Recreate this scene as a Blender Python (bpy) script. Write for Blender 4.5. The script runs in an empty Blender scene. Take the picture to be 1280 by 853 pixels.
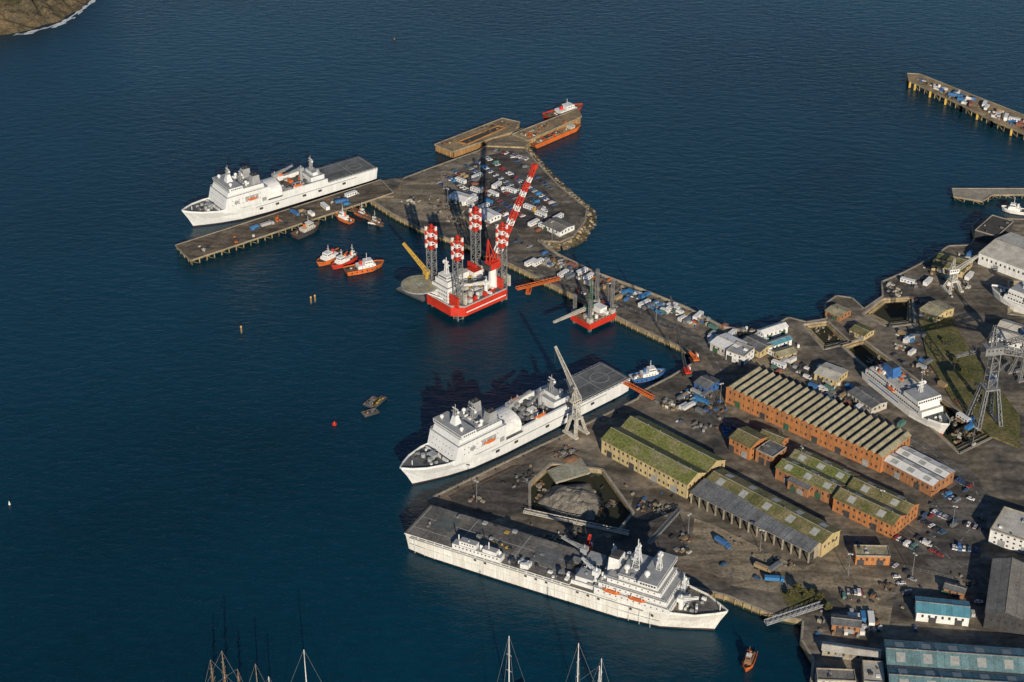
import bpy, bmesh, math, random
from mathutils import Vector, Matrix, noise
from math import radians, sin, cos, tan, pi, atan2
random.seed(7)
R=random.random
U=random.uniform
scene=bpy.context.scene
# ------------------------------------------------------------ survey grid -> metres
HC=600.0; TH=radians(31); FP=2200.0
def P(u,v,z=0.0):
    a=u-640; b=426.5-v
    dx=a; dy=FP*cos(TH)+b*sin(TH); dz=-FP*sin(TH)+b*cos(TH)
    t=(HC-z)/-dz
    return Vector((dx*t,dy*t,z))
ZQ=4.0
# ------------------------------------------------------------ materials
def mat(name,c1,c2=None,rough=.8,scale=.15,streak=False,panel=None,bump=0.0,metal=0.0,c3=None,fine=1.0,lo=.35,hi=.65,band=None,spec=.3,prot=0,stain=0):
    m=bpy.data.materials.new(name); m.use_nodes=True
    nt=m.node_tree; N=nt.nodes; Lk=nt.links
    bs=N["Principled BSDF"]; bs.inputs["Roughness"].default_value=rough; bs.inputs["Metallic"].default_value=metal
    bs.inputs["Specular IOR Level"].default_value=spec
    if c2 is None: c2=tuple(c*.72 for c in c1)
    tc=N.new("ShaderNodeTexCoord"); mp=N.new("ShaderNodeMapping"); Lk.new(tc.outputs["Object"],mp.inputs[0])
    if streak: mp.inputs["Scale"].default_value=(1,1,.12)
    n1=N.new("ShaderNodeTexNoise"); n1.inputs["Scale"].default_value=scale; n1.inputs["Detail"].default_value=8; n1.inputs["Roughness"].default_value=.65
    Lk.new(mp.outputs[0],n1.inputs["Vector"])
    r=N.new("ShaderNodeValToRGB"); r.color_ramp.elements[0].position=lo; r.color_ramp.elements[1].position=hi
    r.color_ramp.elements[0].color=(*c1,1); r.color_ramp.elements[1].color=(*c2,1)
    if c3:
        e=r.color_ramp.elements.new((lo+hi)/2); e.color=(*c3,1)
    Lk.new(n1.outputs[0],r.inputs[0])
    col=r.outputs[0]
    n2=N.new("ShaderNodeTexNoise"); n2.inputs["Scale"].default_value=scale*9; n2.inputs["Detail"].default_value=5
    Lk.new(mp.outputs[0],n2.inputs["Vector"])
    mr=N.new("ShaderNodeMapRange"); mr.inputs[1].default_value=.3; mr.inputs[2].default_value=.7
    mr.inputs[3].default_value=1-.3*fine; mr.inputs[4].default_value=1+.18*fine
    Lk.new(n2.outputs[0],mr.inputs[0])
    mx=N.new("ShaderNodeMix"); mx.data_type='RGBA'; mx.blend_type='MULTIPLY'; mx.inputs[0].default_value=1
    Lk.new(col,mx.inputs[6]); Lk.new(mr.outputs[0],mx.inputs[7]); col=mx.outputs[2]
    if stain:  # oil / damp stains and worn tracks
        sm=N.new("ShaderNodeMapping"); sm.inputs["Rotation"].default_value=(0,0,radians(42)); sm.inputs["Scale"].default_value=(.35,1.6,1); Lk.new(tc.outputs["Object"],sm.inputs[0])
        n4=N.new("ShaderNodeTexNoise"); n4.inputs["Scale"].default_value=stain; n4.inputs["Detail"].default_value=6; n4.inputs["Distortion"].default_value=.6; Lk.new(sm.outputs[0],n4.inputs["Vector"])
        m6=N.new("ShaderNodeMapRange"); m6.inputs[1].default_value=.38; m6.inputs[2].default_value=.6; m6.inputs[3].default_value=.55; m6.inputs[4].default_value=1.12; Lk.new(n4.outputs[0],m6.inputs[0])
        m7=N.new("ShaderNodeMix"); m7.data_type='RGBA'; m7.blend_type='MULTIPLY'; m7.inputs[0].default_value=1
        Lk.new(col,m7.inputs[6]); Lk.new(m6.outputs[0],m7.inputs[7]); col=m7.outputs[2]
    if panel:
        b=N.new("ShaderNodeTexBrick"); b.inputs["Scale"].default_value=1; b.inputs["Brick Width"].default_value=panel[0]; b.inputs["Row Height"].default_value=panel[1]
        b.inputs["Mortar Size"].default_value=panel[2]; b.inputs["Color1"].default_value=(.8,.8,.8,1); b.inputs["Color2"].default_value=(1.1,1.1,1.1,1); b.inputs["Mortar"].default_value=(.6,.6,.6,1)
        b.offset=0
        pm=N.new("ShaderNodeMapping"); pm.inputs["Rotation"].default_value=(0,0,radians(prot)); Lk.new(tc.outputs["Object"],pm.inputs[0]); Lk.new(pm.outputs[0],b.inputs["Vector"])
        m3=N.new("ShaderNodeMix"); m3.data_type='RGBA'; m3.blend_type='MULTIPLY'; m3.inputs[0].default_value=1
        Lk.new(col,m3.inputs[6]); Lk.new(b.outputs[0],m3.inputs[7]); col=m3.outputs[2]
    if band:
        sx=N.new("ShaderNodeSeparateXYZ"); Lk.new(tc.outputs["Object"],sx.inputs[0])
        ad=N.new("ShaderNodeMath"); ad.operation='ADD'; Lk.new(sx.outputs[2],ad.inputs[0]); Lk.new(n1.outputs[0],ad.inputs[1])
        m4=N.new("ShaderNodeMapRange"); m4.inputs[1].default_value=band+.3; m4.inputs[2].default_value=band+.9
        Lk.new(ad.outputs[0],m4.inputs[0])
        m5=N.new("ShaderNodeMix"); m5.data_type='RGBA'; Lk.new(m4.outputs[0],m5.inputs[0]); m5.inputs[6].default_value=(.03,.032,.018,1); Lk.new(col,m5.inputs[7]); col=m5.outputs[2]
    Lk.new(col,bs.inputs["Base Color"])
    if bump:
        bp=N.new("ShaderNodeBump"); bp.inputs["Strength"].default_value=bump; bp.inputs["Distance"].default_value=.5
        Lk.new(n2.outputs[0],bp.inputs["Height"]); Lk.new(bp.outputs[0],bs.inputs["Normal"])
    return m
M={}
def dm(k,*a,**kw): M[k]=mat(k,*a,**kw)
dm("ground",(.31,.255,.185),(.085,.08,.072),c3=(.20,.17,.13),scale=.028,panel=(31,19,.15),fine=1.3,lo=.34,hi=.62,bump=.2,prot=42,stain=.07)
dm("tanground",(.38,.30,.20),(.18,.155,.12),c3=(.28,.23,.16),scale=.06,fine=1.3,lo=.34,hi=.66,stain=.1)
dm("darkground",(.125,.11,.09),(.055,.052,.05),c3=(.09,.08,.07),scale=.07,fine=1.3,stain=.1)
dm("asphalt",(.09,.085,.078),(.17,.155,.13),scale=.05,fine=1.2,stain=.1)
dm("quaywall",(.44,.34,.19),(.20,.16,.10),scale=.2,streak=True,band=1.2,bump=.5)
dm("coping",(.40,.36,.28),(.24,.21,.17),scale=.1)
dm("timber",(.24,.19,.13),(.11,.09,.07),scale=.12,panel=(9,2.2,.1),fine=1.3,prot=-33,stain=.15)
dm("tantimber",(.40,.29,.15),(.16,.12,.08),c3=(.28,.21,.12),scale=.1,fine=1.4)
dm("ochre",(.48,.24,.08),(.26,.14,.06),scale=.25,streak=True,band=.9,fine=1.2)
dm("pile",(.40,.30,.15),(.13,.105,.06),scale=.3,streak=True,band=1.0)
dm("shipwhite",(.73,.745,.74),(.61,.62,.61),rough=.5,scale=.12,streak=True,fine=.4,lo=.35,hi=.78)
dm("argushull",(.76,.75,.70),(.58,.54,.46),rough=.55,scale=.16,streak=True,fine=.6,lo=.42,hi=.78)
dm("shipgrey",(.36,.37,.375),(.25,.26,.265),rough=.55,scale=.2,fine=.8)
dm("deckgrey",(.17,.175,.175),(.10,.105,.11),scale=.12,fine=1,panel=(12,6,.12))
dm("deckgreen",(.13,.15,.14),(.08,.085,.085),scale=.15,fine=1)
dm("deckbrown",(.24,.22,.19),(.11,.105,.10),c3=(.16,.15,.135),scale=.06,fine=1.2,panel=(10,7,.2))
dm("boot",(.035,.03,.03),(.09,.03,.025),scale=.2)
dm("glass",(.03,.036,.042),(.05,.055,.06),rough=.15,fine=.2,spec=.6)
dm("white",(.80,.80,.78),(.64,.63,.60),rough=.6,scale=.3,fine=.5)
dm("whitedirty",(.60,.57,.50),(.38,.36,.31),scale=.15,fine=.9)
dm("red",(.64,.045,.022),(.45,.035,.02),rough=.5,scale=.15,fine=.8)
dm("orange",(.68,.16,.03),(.44,.11,.03),rough=.5,scale=.2,fine=.8)
dm("yellow",(.60,.38,.07),(.38,.25,.06),rough=.5,scale=.3,fine=.8)
dm("blue",(.04,.16,.42),(.04,.10,.26),rough=.5,scale=.3,fine=.7)
dm("cyan",(.14,.38,.46),(.10,.27,.34),rough=.5,scale=.2,fine=.7,panel=(3,30,.1))
dm("green",(.05,.14,.085),(.04,.09,.055),rough=.5,scale=.3)
dm("darkgrey",(.07,.07,.072),(.04,.04,.042),scale=.3)
dm("steel",(.26,.265,.26),(.15,.15,.15),rough=.55,scale=.4)
dm("craneyellow",(.60,.55,.38),(.42,.38,.26),rough=.6,scale=.3)
dm("rust",(.27,.14,.075),(.15,.09,.055),scale=.4)
dm("brick",(.50,.205,.07),(.33,.145,.06),scale=.3,fine=.9,streak=True)
dm("brick2",(.40,.185,.08),(.25,.125,.065),scale=.3,fine=.9,streak=True)
dm("cream",(.58,.45,.22),(.40,.32,.17),scale=.2,streak=True,fine=.8)
dm("moss",(.115,.14,.03),(.23,.205,.12),c3=(.165,.175,.055),scale=.09,fine=1.7,lo=.33,hi=.66,bump=.3)
dm("moss2",(.26,.22,.11),(.10,.12,.035),c3=(.19,.17,.075),scale=.11,fine=1.6,lo=.35,hi=.66,panel=(6,60,.15))
dm("roofslate",(.22,.23,.24),(.12,.125,.13),scale=.12,fine=1.2,panel=(4,40,.2))
dm("rooffibre",(.42,.38,.25),(.23,.21,.13),scale=.2,fine=1.3)
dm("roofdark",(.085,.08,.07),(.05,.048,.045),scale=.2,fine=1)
dm("roofteal",(.19,.31,.33),(.12,.21,.23),scale=.1,fine=.9,panel=(4,60,.15))
dm("roofgrey",(.30,.28,.25),(.18,.17,.155),scale=.12,fine=1,panel=(5,50,.15))
dm("skylight",(.46,.47,.43),(.30,.31,.29),rough=.4,scale=.5)
dm("grass",(.085,.09,.028),(.22,.17,.08),c3=(.135,.125,.045),scale=.06,fine=1.6,bump=.5)
dm("hillgrass",(.05,.055,.02),(.12,.095,.045),c3=(.08,.075,.03),scale=.03,fine=1.8,bump=.8)
dm("rock",(.16,.115,.065),(.05,.043,.03),c3=(.10,.08,.045),scale=.06,fine=1.9,bump=1)
dm("gravel",(.30,.27,.22),(.13,.12,.10),scale=.2,fine=1.9,bump=.8)
dm("palegreen",(.38,.38,.29),(.24,.22,.16),scale=.12,fine=1.3)
dm("foam",(.75,.78,.78),(.5,.55,.56),scale=.3)
dm("tyre",(.02,.02,.02),(.03,.03,.03))
dm("leaf",(.05,.065,.02),(.12,.10,.035),scale=.5,fine=1.4)
dm("bark",(.10,.07,.045),(.06,.045,.03),scale=1)
dm("line",(.55,.55,.50),(.35,.35,.32),scale=.5)
dm("wood",(.30,.15,.06),(.2,.1,.045),scale=.5)
def randpaint(name,cols):
    m=bpy.data.materials.new(name); m.use_nodes=True; nt=m.node_tree
    bs=nt.nodes["Principled BSDF"]; bs.inputs["Roughness"].default_value=.4
    oi=nt.nodes.new("ShaderNodeObjectInfo"); r=nt.nodes.new("ShaderNodeValToRGB"); r.color_ramp.interpolation='CONSTANT'
    k=len(cols); r.color_ramp.elements[0].color=(*cols[0],1); r.color_ramp.elements[1].position=1/k; r.color_ramp.elements[1].color=(*cols[1],1)
    for i in range(2,k):
        e=r.color_ramp.elements.new(i/k); e.color=(*cols[i],1)
    nt.links.new(oi.outputs["Random"],r.inputs[0])
    n=nt.nodes.new("ShaderNodeTexNoise"); n.inputs["Scale"].default_value=.8
    mr=nt.nodes.new("ShaderNodeMapRange"); mr.inputs[3].default_value=.7; mr.inputs[4].default_value=1.15
    tc=nt.nodes.new("ShaderNodeTexCoord"); nt.links.new(tc.outputs["Object"],n.inputs["Vector"]); nt.links.new(n.outputs[0],mr.inputs[0])
    mx=nt.nodes.new("ShaderNodeMix"); mx.data_type='RGBA'; mx.blend_type='MULTIPLY'; mx.inputs[0].default_value=1
    nt.links.new(r.outputs[0],mx.inputs[6]); nt.links.new(mr.outputs[0],mx.inputs[7]); nt.links.new(mx.outputs[2],bs.inputs["Base Color"])
    M[name]=m
randpaint("carpaint",[(.78,.78,.78),(.34,.35,.37),(.03,.03,.035),(.05,.10,.26),(.32,.035,.03),(.10,.11,.12),(.55,.56,.58),(.03,.04,.07),(.7,.7,.7),(.05,.12,.22),(.08,.08,.09)])
randpaint("boxpaint",[(.66,.65,.62),(.06,.17,.38),(.28,.11,.07),(.42,.42,.41),(.10,.20,.17),(.36,.26,.14),(.74,.73,.70),(.16,.17,.18),(.05,.20,.42)])
# ------------------------------------------------------------ mesh builder
class B:
    def __init__(s,name,o=(0,0,0),ang=0.0):
        s.name=name; s.o=Vector(o) if len(o)==3 else Vector((o[0],o[1],0)); s.ang=ang; s.parts={}; s.part("body")
    def part(s,n):
        s.cur=s.parts.setdefault(n,{"v":[],"f":[],"m":[],"ml":[]}); return s
    def add(s,vs,fs,m):
        c=s.cur; o=len(c["v"]); c["v"]+= [tuple(v) for v in vs]
        if not isinstance(m,(list,tuple)): m=[m]*len(fs)
        for f,mm in zip(fs,m):
            if mm not in c["ml"]: c["ml"].append(mm)
            c["f"].append([i+o for i in f]); c["m"].append(c["ml"].index(mm))
    def box(s,x0,x1,y0,y1,z0,z1,m,mt=None):
        vs=[(x0,y0,z0),(x1,y0,z0),(x1,y1,z0),(x0,y1,z0),(x0,y0,z1),(x1,y0,z1),(x1,y1,z1),(x0,y1,z1)]
        s.add(vs,[(0,3,2,1),(4,5,6,7),(0,1,5,4),(1,2,6,5),(2,3,7,6),(3,0,4,7)],[m,mt or m,m,m,m,m])
    def taper(s,x0,x1,y0,y1,z0,z1,dx0,dx1,dy,m,mt=None):
        vs=[(x0,y0,z0),(x1,y0,z0),(x1,y1,z0),(x0,y1,z0),(x0+dx0,y0+dy,z1),(x1-dx1,y0+dy,z1),(x1-dx1,y1-dy,z1),(x0+dx0,y1-dy,z1)]
        s.add(vs,[(0,3,2,1),(4,5,6,7),(0,1,5,4),(1,2,6,5),(2,3,7,6),(3,0,4,7)],[m,mt or m,m,m,m,m])
    def prism(s,pts,z0,z1,m,mt=None):
        n=len(pts)
        ar=sum(pts[i][0]*pts[(i+1)%n][1]-pts[(i+1)%n][0]*pts[i][1] for i in range(n))
        if ar<0: pts=pts[::-1]
        vs=[(p[0],p[1],z0) for p in pts]+[(p[0],p[1],z1) for p in pts]
        s.add(vs,[tuple(range(n-1,-1,-1)),tuple(range(n,2*n))]+[(i,(i+1)%n,n+(i+1)%n,n+i) for i in range(n)],[m,mt or m]+[m]*n)
    def beam(s,a,b,w,m,h=None):
        a=Vector(a); b=Vector(b); d=b-a
        if d.length<1e-4: return
        d.normalize(); up=Vector((0,0,1)) if abs(d.z)<.95 else Vector((1,0,0))
        x=d.cross(up).normalized(); y=x.cross(d).normalized(); h=h or w
        vs=[]
        for p in (a,b):
            for sx,sy in((-1,-1),(1,-1),(1,1),(-1,1)): vs.append(p+x*sx*w/2+y*sy*h/2)
        s.add(vs,[(0,1,2,3),(4,7,6,5),(0,4,5,1),(1,5,6,2),(2,6,7,3),(3,7,4,0)],m)
    def cyl(s,x,y,z0,z1,r,m,n=12,r2=None,mt=None):
        r2=r if r2 is None else r2
        vs=[(x+r*cos(2*pi*i/n),y+r*sin(2*pi*i/n),z0) for i in range(n)]+[(x+r2*cos(2*pi*i/n),y+r2*sin(2*pi*i/n),z1) for i in range(n)]
        s.add(vs,[tuple(range(n-1,-1,-1)),tuple(range(n,2*n))]+[(i,(i+1)%n,n+(i+1)%n,n+i) for i in range(n)],[m,mt or m]+[m]*n)
    def ball(s,x,y,z,r,m,n=10,sz=1.0):
        vs=[];k=6
        for j in range(k+1):
            t=pi*j/k
            for i in range(n): vs.append((x+r*sin(t)*cos(2*pi*i/n),y+r*sin(t)*sin(2*pi*i/n),z+r*sz*cos(t)))
        s.add(vs,[(j*n+i,(j+1)*n+i,(j+1)*n+(i+1)%n,j*n+(i+1)%n) for j in range(k) for i in range(n)],m)
    def lattice(s,a,b,w0,w1,n,ms,t=.4,t2=None,solid=False):
        a=Vector(a);b=Vector(b); d=(b-a).normalized(); up=Vector((0,0,1)) if abs(d.z)<.95 else Vector((0,1,0))
        x=d.cross(up).normalized(); y=x.cross(d).normalized(); t2=t2 or t*.6
        if not isinstance(ms,(list,tuple)): ms=[ms]
        def cor(k):
            f=k/n; w=w0+(w1-w0)*f; p=a.lerp(b,f)
            return [p+x*sx*w/2+y*sy*w/2 for sx,sy in((-1,-1),(1,-1),(1,1),(-1,1))]
        for k in range(n):
            c0=cor(k);c1=cor(k+1); m=ms[k%len(ms)]
            for i in range(4):
                j=(i+1)%4
                s.beam(c0[i],c1[i],t,m); s.beam(c0[i],c0[j],t2,m)
                if k%2: s.beam(c0[i],c1[j],t2,m)
                else: s.beam(c0[j],c1[i],t2,m)
    def wins(s,x0,x1,y,z,n,w=1.0,h=1.0,m="glass"):
        for i in range(n):
            c=x0+(x1-x0)*(i+.5)/n; s.box(c-w/2,c+w/2,y-.05,y+.05,z-h/2,z+h/2,m)
    def winsx(s,y0,y1,x,z,n,w=1.0,h=1.0,m="glass"):
        for i in range(n):
            c=y0+(y1-y0)*(i+.5)/n; s.box(x-.05,x+.05,c-w/2,c+w/2,z-h/2,z+h/2,m)
    def clutter(s,x0,x1,y0,y1,z,n,ms,a=.5,b=2.5,h=1.5):
        for i in range(n):
            x=U(x0,x1);y=U(y0,y1);w=U(a,b);d=U(a,b)
            if R()<.75: s.box(x-w/2,x+w/2,y-d/2,y+d/2,z-.1,z+U(.3,h),random.choice(ms))
            else: s.cyl(x,y,z-.1,z+U(.5,h*1.3),w*.35,random.choice(ms),8)
    def rail(s,pts,z,m="shipwhite",h=1.1):
        for i in range(len(pts)-1):
            a=Vector((*pts[i],z));b=Vector((*pts[i+1],z)); n=max(1,int((b-a).length/3))
            s.beam(a+Vector((0,0,h)),b+Vector((0,0,h)),.12,m)
            for k in range(n+1):
                p=a.lerp(b,k/n); s.beam(p,p+Vector((0,0,h)),.1,m)
    def done(s,smooth=False):
        ps={k:v for k,v in s.parts.items() if v["f"]}
        multi=len(ps)>1; root=None
        if multi:
            root=bpy.data.objects.new(s.name,None); scene.collection.objects.link(root); root.location=s.o; root.rotation_euler=(0,0,s.ang); root.empty_display_size=.5
        for k,c in ps.items():
            me=bpy.data.meshes.new((k if multi else s.name)+"_mesh"); me.from_pydata(c["v"],[],c["f"])
            for mm in c["ml"]: me.materials.append(M[mm])
            me.polygons.foreach_set("material_index",c["m"]); me.update()
            ob=bpy.data.objects.new(k if multi else s.name,me); scene.collection.objects.link(ob)
            if multi: ob.parent=root
            else: ob.location=s.o; ob.rotation_euler=(0,0,s.ang); root=ob
        return root
def fr(a,b):
    d=b-a; return atan2(d.y,d.x), Vector((d.x,d.y)).length
def inst(src,name,loc,ang,sc=1.0):
    o=bpy.data.objects.new(name,src.data); scene.collection.objects.link(o); o.location=loc; o.rotation_euler=(0,0,ang); o.scale=(sc,sc,sc); return o
def pip(x,y,poly):
    c=False;n=len(poly)
    for i in range(n):
        x1,y1=poly[i];x2,y2=poly[(i+1)%n]
        if (y1>y)!=(y2>y) and x<(x2-x1)*(y-y1)/(y2-y1)+x1: c=not c
    return c
# ------------------------------------------------------------ water
def water():
    me=bpy.data.meshes.new("water"); s=9000
    me.from_pydata([(-s,-1500,0),(s,-1500,0),(s,2*s,0),(-s,2*s,0)],[],[(0,1,2,3)])
    o=bpy.data.objects.new("water",me); scene.collection.objects.link(o)
    m=bpy.data.materials.new("sea_water"); m.use_nodes=True; nt=m.node_tree; N=nt.nodes; Lk=nt.links
    bs=N["Principled BSDF"]; bs.inputs["Roughness"].default_value=.10; bs.inputs["IOR"].default_value=1.33; bs.inputs["Specular IOR Level"].default_value=.5
    tc=N.new("ShaderNodeTexCoord")
    n=N.new("ShaderNodeTexNoise"); n.inputs["Scale"].default_value=.0026; n.inputs["Detail"].default_value=6; Lk.new(tc.outputs["Object"],n.inputs["Vector"])
    r=N.new("ShaderNodeValToRGB"); r.color_ramp.elements[0].position=.36; r.color_ramp.elements[1].position=.66
    r.color_ramp.elements[0].color=(.0004,.022,.037,1); r.color_ramp.elements[1].color=(.0007,.040,.072,1)
    Lk.new(n.outputs[0],r.inputs[0])
    mp=N.new("ShaderNodeMapping"); mp.inputs["Rotation"].default_value=(0,0,.5); mp.inputs["Scale"].default_value=(1,2.0,1); Lk.new(tc.outputs["Object"],mp.inputs[0])
    w1=N.new("ShaderNodeTexNoise"); w1.inputs["Scale"].default_value=.085; w1.inputs["Detail"].default_value=7; w1.inputs["Roughness"].default_value=.65; Lk.new(mp.outputs[0],w1.inputs["Vector"])
    w2=N.new("ShaderNodeTexNoise"); w2.inputs["Scale"].default_value=.45; w2.inputs["Detail"].default_value=4; Lk.new(mp.outputs[0],w2.inputs["Vector"])
    mr=N.new("ShaderNodeMapRange"); mr.inputs[1].default_value=.3; mr.inputs[2].default_value=.7; mr.inputs[3].default_value=.82; mr.inputs[4].default_value=1.15; Lk.new(w1.outputs[0],mr.inputs[0])
    mx=N.new("ShaderNodeMix"); mx.data_type='RGBA'; mx.blend_type='MULTIPLY'; mx.inputs[0].default_value=1; Lk.new(r.outputs[0],mx.inputs[6]); Lk.new(mr.outputs[0],mx.inputs[7]); Lk.new(mx.outputs[2],bs.inputs["Base Color"])
    b1=N.new("ShaderNodeBump"); b1.inputs["Strength"].default_value=.5; b1.inputs["Distance"].default_value=1.5; Lk.new(w1.outputs[0],b1.inputs["Height"])
    b2=N.new("ShaderNodeBump"); b2.inputs["Strength"].default_value=.25; b2.inputs["Distance"].default_value=.5; Lk.new(w2.outputs[0],b2.inputs["Height"]); Lk.new(b1.outputs[0],b2.inputs["Normal"])
    Lk.new(b2.outputs[0],bs.inputs["Normal"]); me.materials.append(m)
water()
# ------------------------------------------------------------ land
outline=[(534,624),(640,573),(715,538),(796,498),(803,488),(838,470),(868,452),(864,441),(800,411),(735,379),(690,357),(640,332),(600,314),(560,299),(525,286),(490,268),(462,250),
 (472,238),(500,224),(545,207),(598,188),(612,178),(650,177),(672,203),(700,232),(735,261),(733,276),(718,296),(700,303),(676,301),(700,318),(745,340),(800,360),(860,384),(905,408),(935,414),(960,411),(985,396),
 (1008,402),(1032,398),(1030,380),(1045,369),(1066,372),(1080,385),(1102,370),(1101,352),(1127,341),(1160,324),(1185,307),(1212,306),(1218,296),(1214,282),(1224,272),(1290,274),(1500,310),(2300,900),(2300,1300),(1040,1300),(1030,900),(1012,850),(1015,825),(1000,800),(1002,776),(966,769),(910,746),(760,708),(640,676),(540,646)]
opts=[P(u,v,ZQ) for u,v in outline]
pits=[[(1052,432),(1078,424),(1240,545),(1198,566)],[(1004,406),(1034,402),(1062,428),(1030,436)],[(1080,392),(1104,374),(1140,372),(1142,404),(1110,408)],[(1262,352),(1330,352),(1330,400),(1262,392)],
      [(664,604),(690,580),(752,588),(790,640),(770,664),(664,640)]]
b=B("dock_ground"); b.prism([(p.x,p.y) for p in opts],-6,ZQ,"quaywall","ground"); land=b.done()
def cut(o,pts,zf):
    c=B("cutter"); c.prism([(p.x,p.y) for p in pts],zf,20,"quaywall","quaywall"); co=c.done()
    md=o.modifiers.new("b","BOOLEAN"); md.object=co; md.operation='DIFFERENCE'; md.solver='EXACT'
    bpy.context.view_layer.update(); dg=bpy.context.evaluated_depsgraph_get()
    me=bpy.data.meshes.new_from_object(o.evaluated_get(dg)); o.modifiers.clear(); o.data=me
    bpy.data.objects.remove(co)
for p in pits: cut(land,[P(u,v,ZQ) for u,v in p],.25)
b=B("dock_coping")
for p in pits:
    q=[P(u,v,ZQ+.15) for u,v in p]; c=sum(q,Vector())/len(q)
    q=[x+(x-c).normalized()*1.0 for x in q]
    for i in range(len(q)): b.beam(q[i],q[(i+1)%len(q)],1.6,"coping",.4)
    if p is pits[4]: continue
    for st,zz in((1.2,2.8),(2.6,1.5)):
        q2=[P(u,v,zz) for u,v in p]; q2=[x+(c-x).normalized()*st*1.6 for x in q2]
        q2=[Vector((x.x,x.y,zz)) for x in q2]
        for i in range(len(q2)): b.beam(q2[i]-Vector((0,0,zz/2-.1)),q2[(i+1)%len(q2)]-Vector((0,0,zz/2-.1)),2.2,"quaywall",zz)
b.done()
b=B("quay_kerb")
for i in range(len(opts)-1):
    u,v=outline[i]
    if u>1290 or outline[i+1][0]>1290: continue
    a,c=opts[i],opts[i+1]; d=(c-a).normalized(); n=Vector((-d.y,d.x,0))
    mid=(a+c)/2; ins=pip((mid+n).x,(mid+n).y,[(q.x,q.y) for q in opts]); n=n if ins else -n
    a2=a+n*.8+Vector((0,0,.1)); c2=c+n*.8+Vector((0,0,.1)); b.beam(a2,c2,1.2,"coping",.5)
    if 29<=i<=35:
        b.beam(a+n*2.4+Vector((0,0,.9)),c+n*2.4+Vector((0,0,.9)),.8,"coping",1.8)
b.done()
b=B("harbour_bollards")
for i in range(0,34):
    a,c=opts[i],opts[i+1]; L=(c-a).length; d=(c-a).normalized(); n=Vector((-d.y,d.x,0)); mid=(a+c)/2
    if not pip((mid+n).x,(mid+n).y,[(q.x,q.y) for q in opts]): n=-n
    for k in range(int(L/14)):
        p=a+d*(k*14+6)+n*3.6; b.cyl(p.x,p.y,ZQ,ZQ+.9,.45,"darkgrey",8,.6)
b.done()
b=B("fender_piles")
for i in list(range(0,3))+list(range(7,18))+[len(opts)-5,len(opts)-4]:
    a,c=opts[i],opts[i+1]; L=(c-a).length; d=(c-a).normalized(); n=Vector((-d.y,d.x,0)); mid=(a+c)/2
    if pip((mid+n).x,(mid+n).y,[(q.x,q.y) for q in opts]): n=-n
    for k in range(int(L/5)):
        p=a+d*(k*5+2)+n*.35; b.box(p.x-.3,p.x+.3,p.y-.3,p.y+.3,-2,ZQ+.2,"pile")
b.done()
b=B("rock_revetment"); rv=list(range(22,29)); random.seed(9)
for i in rv:
    a,c=opts[i],opts[i+1]; d=(c-a).normalized(); n=Vector((-d.y,d.x,0)); mid=(a+c)/2
    if pip((mid+n).x,(mid+n).y,[(q.x,q.y) for q in opts]): n=-n
    L=(c-a).length
    b.add([a-Vector((0,0,.4)),c-Vector((0,0,.4)),c+n*8+d*2-Vector((0,0,5.5)),a+n*8-d*2-Vector((0,0,5.5))],[(0,1,2,3)],"rock")
    for k in range(int(L*1.8)):
        t=R();s=R(); p=a+d*L*t+n*(8*s)+Vector((0,0,-5.2*s-.2)); r_=U(.6,1.5)
        b.taper(p.x-r_,p.x+r_,p.y-r_*U(.6,1),p.y+r_,p.z-.8,p.z+r_*.7,r_*U(.2,.5),r_*U(.2,.5),r_*.35,random.choice(["rock","gravel","quaywall"]))
b.done()
def slab(name,px,z0,z1,m,mt=None):
    b=B(name); b.prism([(q.x,q.y) for q in [P(u,v,z1) for u,v in px]],z0,z1,m,mt); return b.done()
def sheet(name,px,z,m):
    q=[P(u,v,z) for u,v in px]; b=B(name); b.add(q,[tuple(range(len(q)))],m); return b.done()
sheet("concrete_apron",[(868,648),(900,660),(1004,712),(1050,735),(975,742),(915,732),(862,700)],ZQ+.006,"tanground")
sheet("concrete_apron",[(1000,712),(1050,690),(1120,735),(1110,790),(1060,760)],ZQ+.010,"tanground")
sheet("concrete_apron",[(1165,625),(1205,600),(1240,620),(1225,700),(1180,720),(1140,690)],ZQ+.005,"asphalt")
sheet("car_park",[(560,222),(604,196),(640,188),(694,252),(690,276),(650,288),(600,268)],ZQ+.006,"darkground")
sheet("concrete_apron",[(472,250),(500,232),(550,216),(556,240),(590,280),(520,276)],ZQ+.007,"tanground")
sheet("concrete_apron",[(560,620),(640,582),(668,578),(655,640),(600,655)],ZQ+.006,"darkground")
sheet("concrete_apron",[(792,620),(850,640),(858,695),(770,700),(690,682),(780,668)],ZQ+.006,"darkground")
sheet("concrete_apron",[(900,420),(1000,450),(1060,480),(1130,540),(1040,490),(940,455),(880,450)],ZQ+.006,"tanground")
def road(name,px,w,z,m="asphalt"):
    pts=[P(u,v,ZQ) for u,v in px]; vs=[];fs=[]
    for i,p in enumerate(pts):
        d=(pts[min(i+1,len(pts)-1)]-pts[max(i-1,0)]).normalized(); n=Vector((-d.y,d.x,0))
        vs+=[(p+n*w/2).xy[:]+(z,),(p-n*w/2).xy[:]+(z,)]
    for i in range(len(pts)-1): fs.append((2*i,2*i+1,2*i+3,2*i+2))
    b=B(name); b.add(vs,fs,m); b.done()
    b=B("road_marking")
    for i in range(len(pts)-1):
        a,c=pts[i],pts[i+1]; L=(c-a).length; d=(c-a)/L; n=Vector((-d.y,d.x,0))
        for k in range(int(L/9)):
            p=a+d*(k*9+2); q=p+d*4; zz=z+.006
            b.add([(p+n*.12).xy[:]+(zz,),(p-n*.12).xy[:]+(zz,),(q-n*.12).xy[:]+(zz,),(q+n*.12).xy[:]+(zz,)],[(0,1,2,3)],"line")
    b.done()
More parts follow.
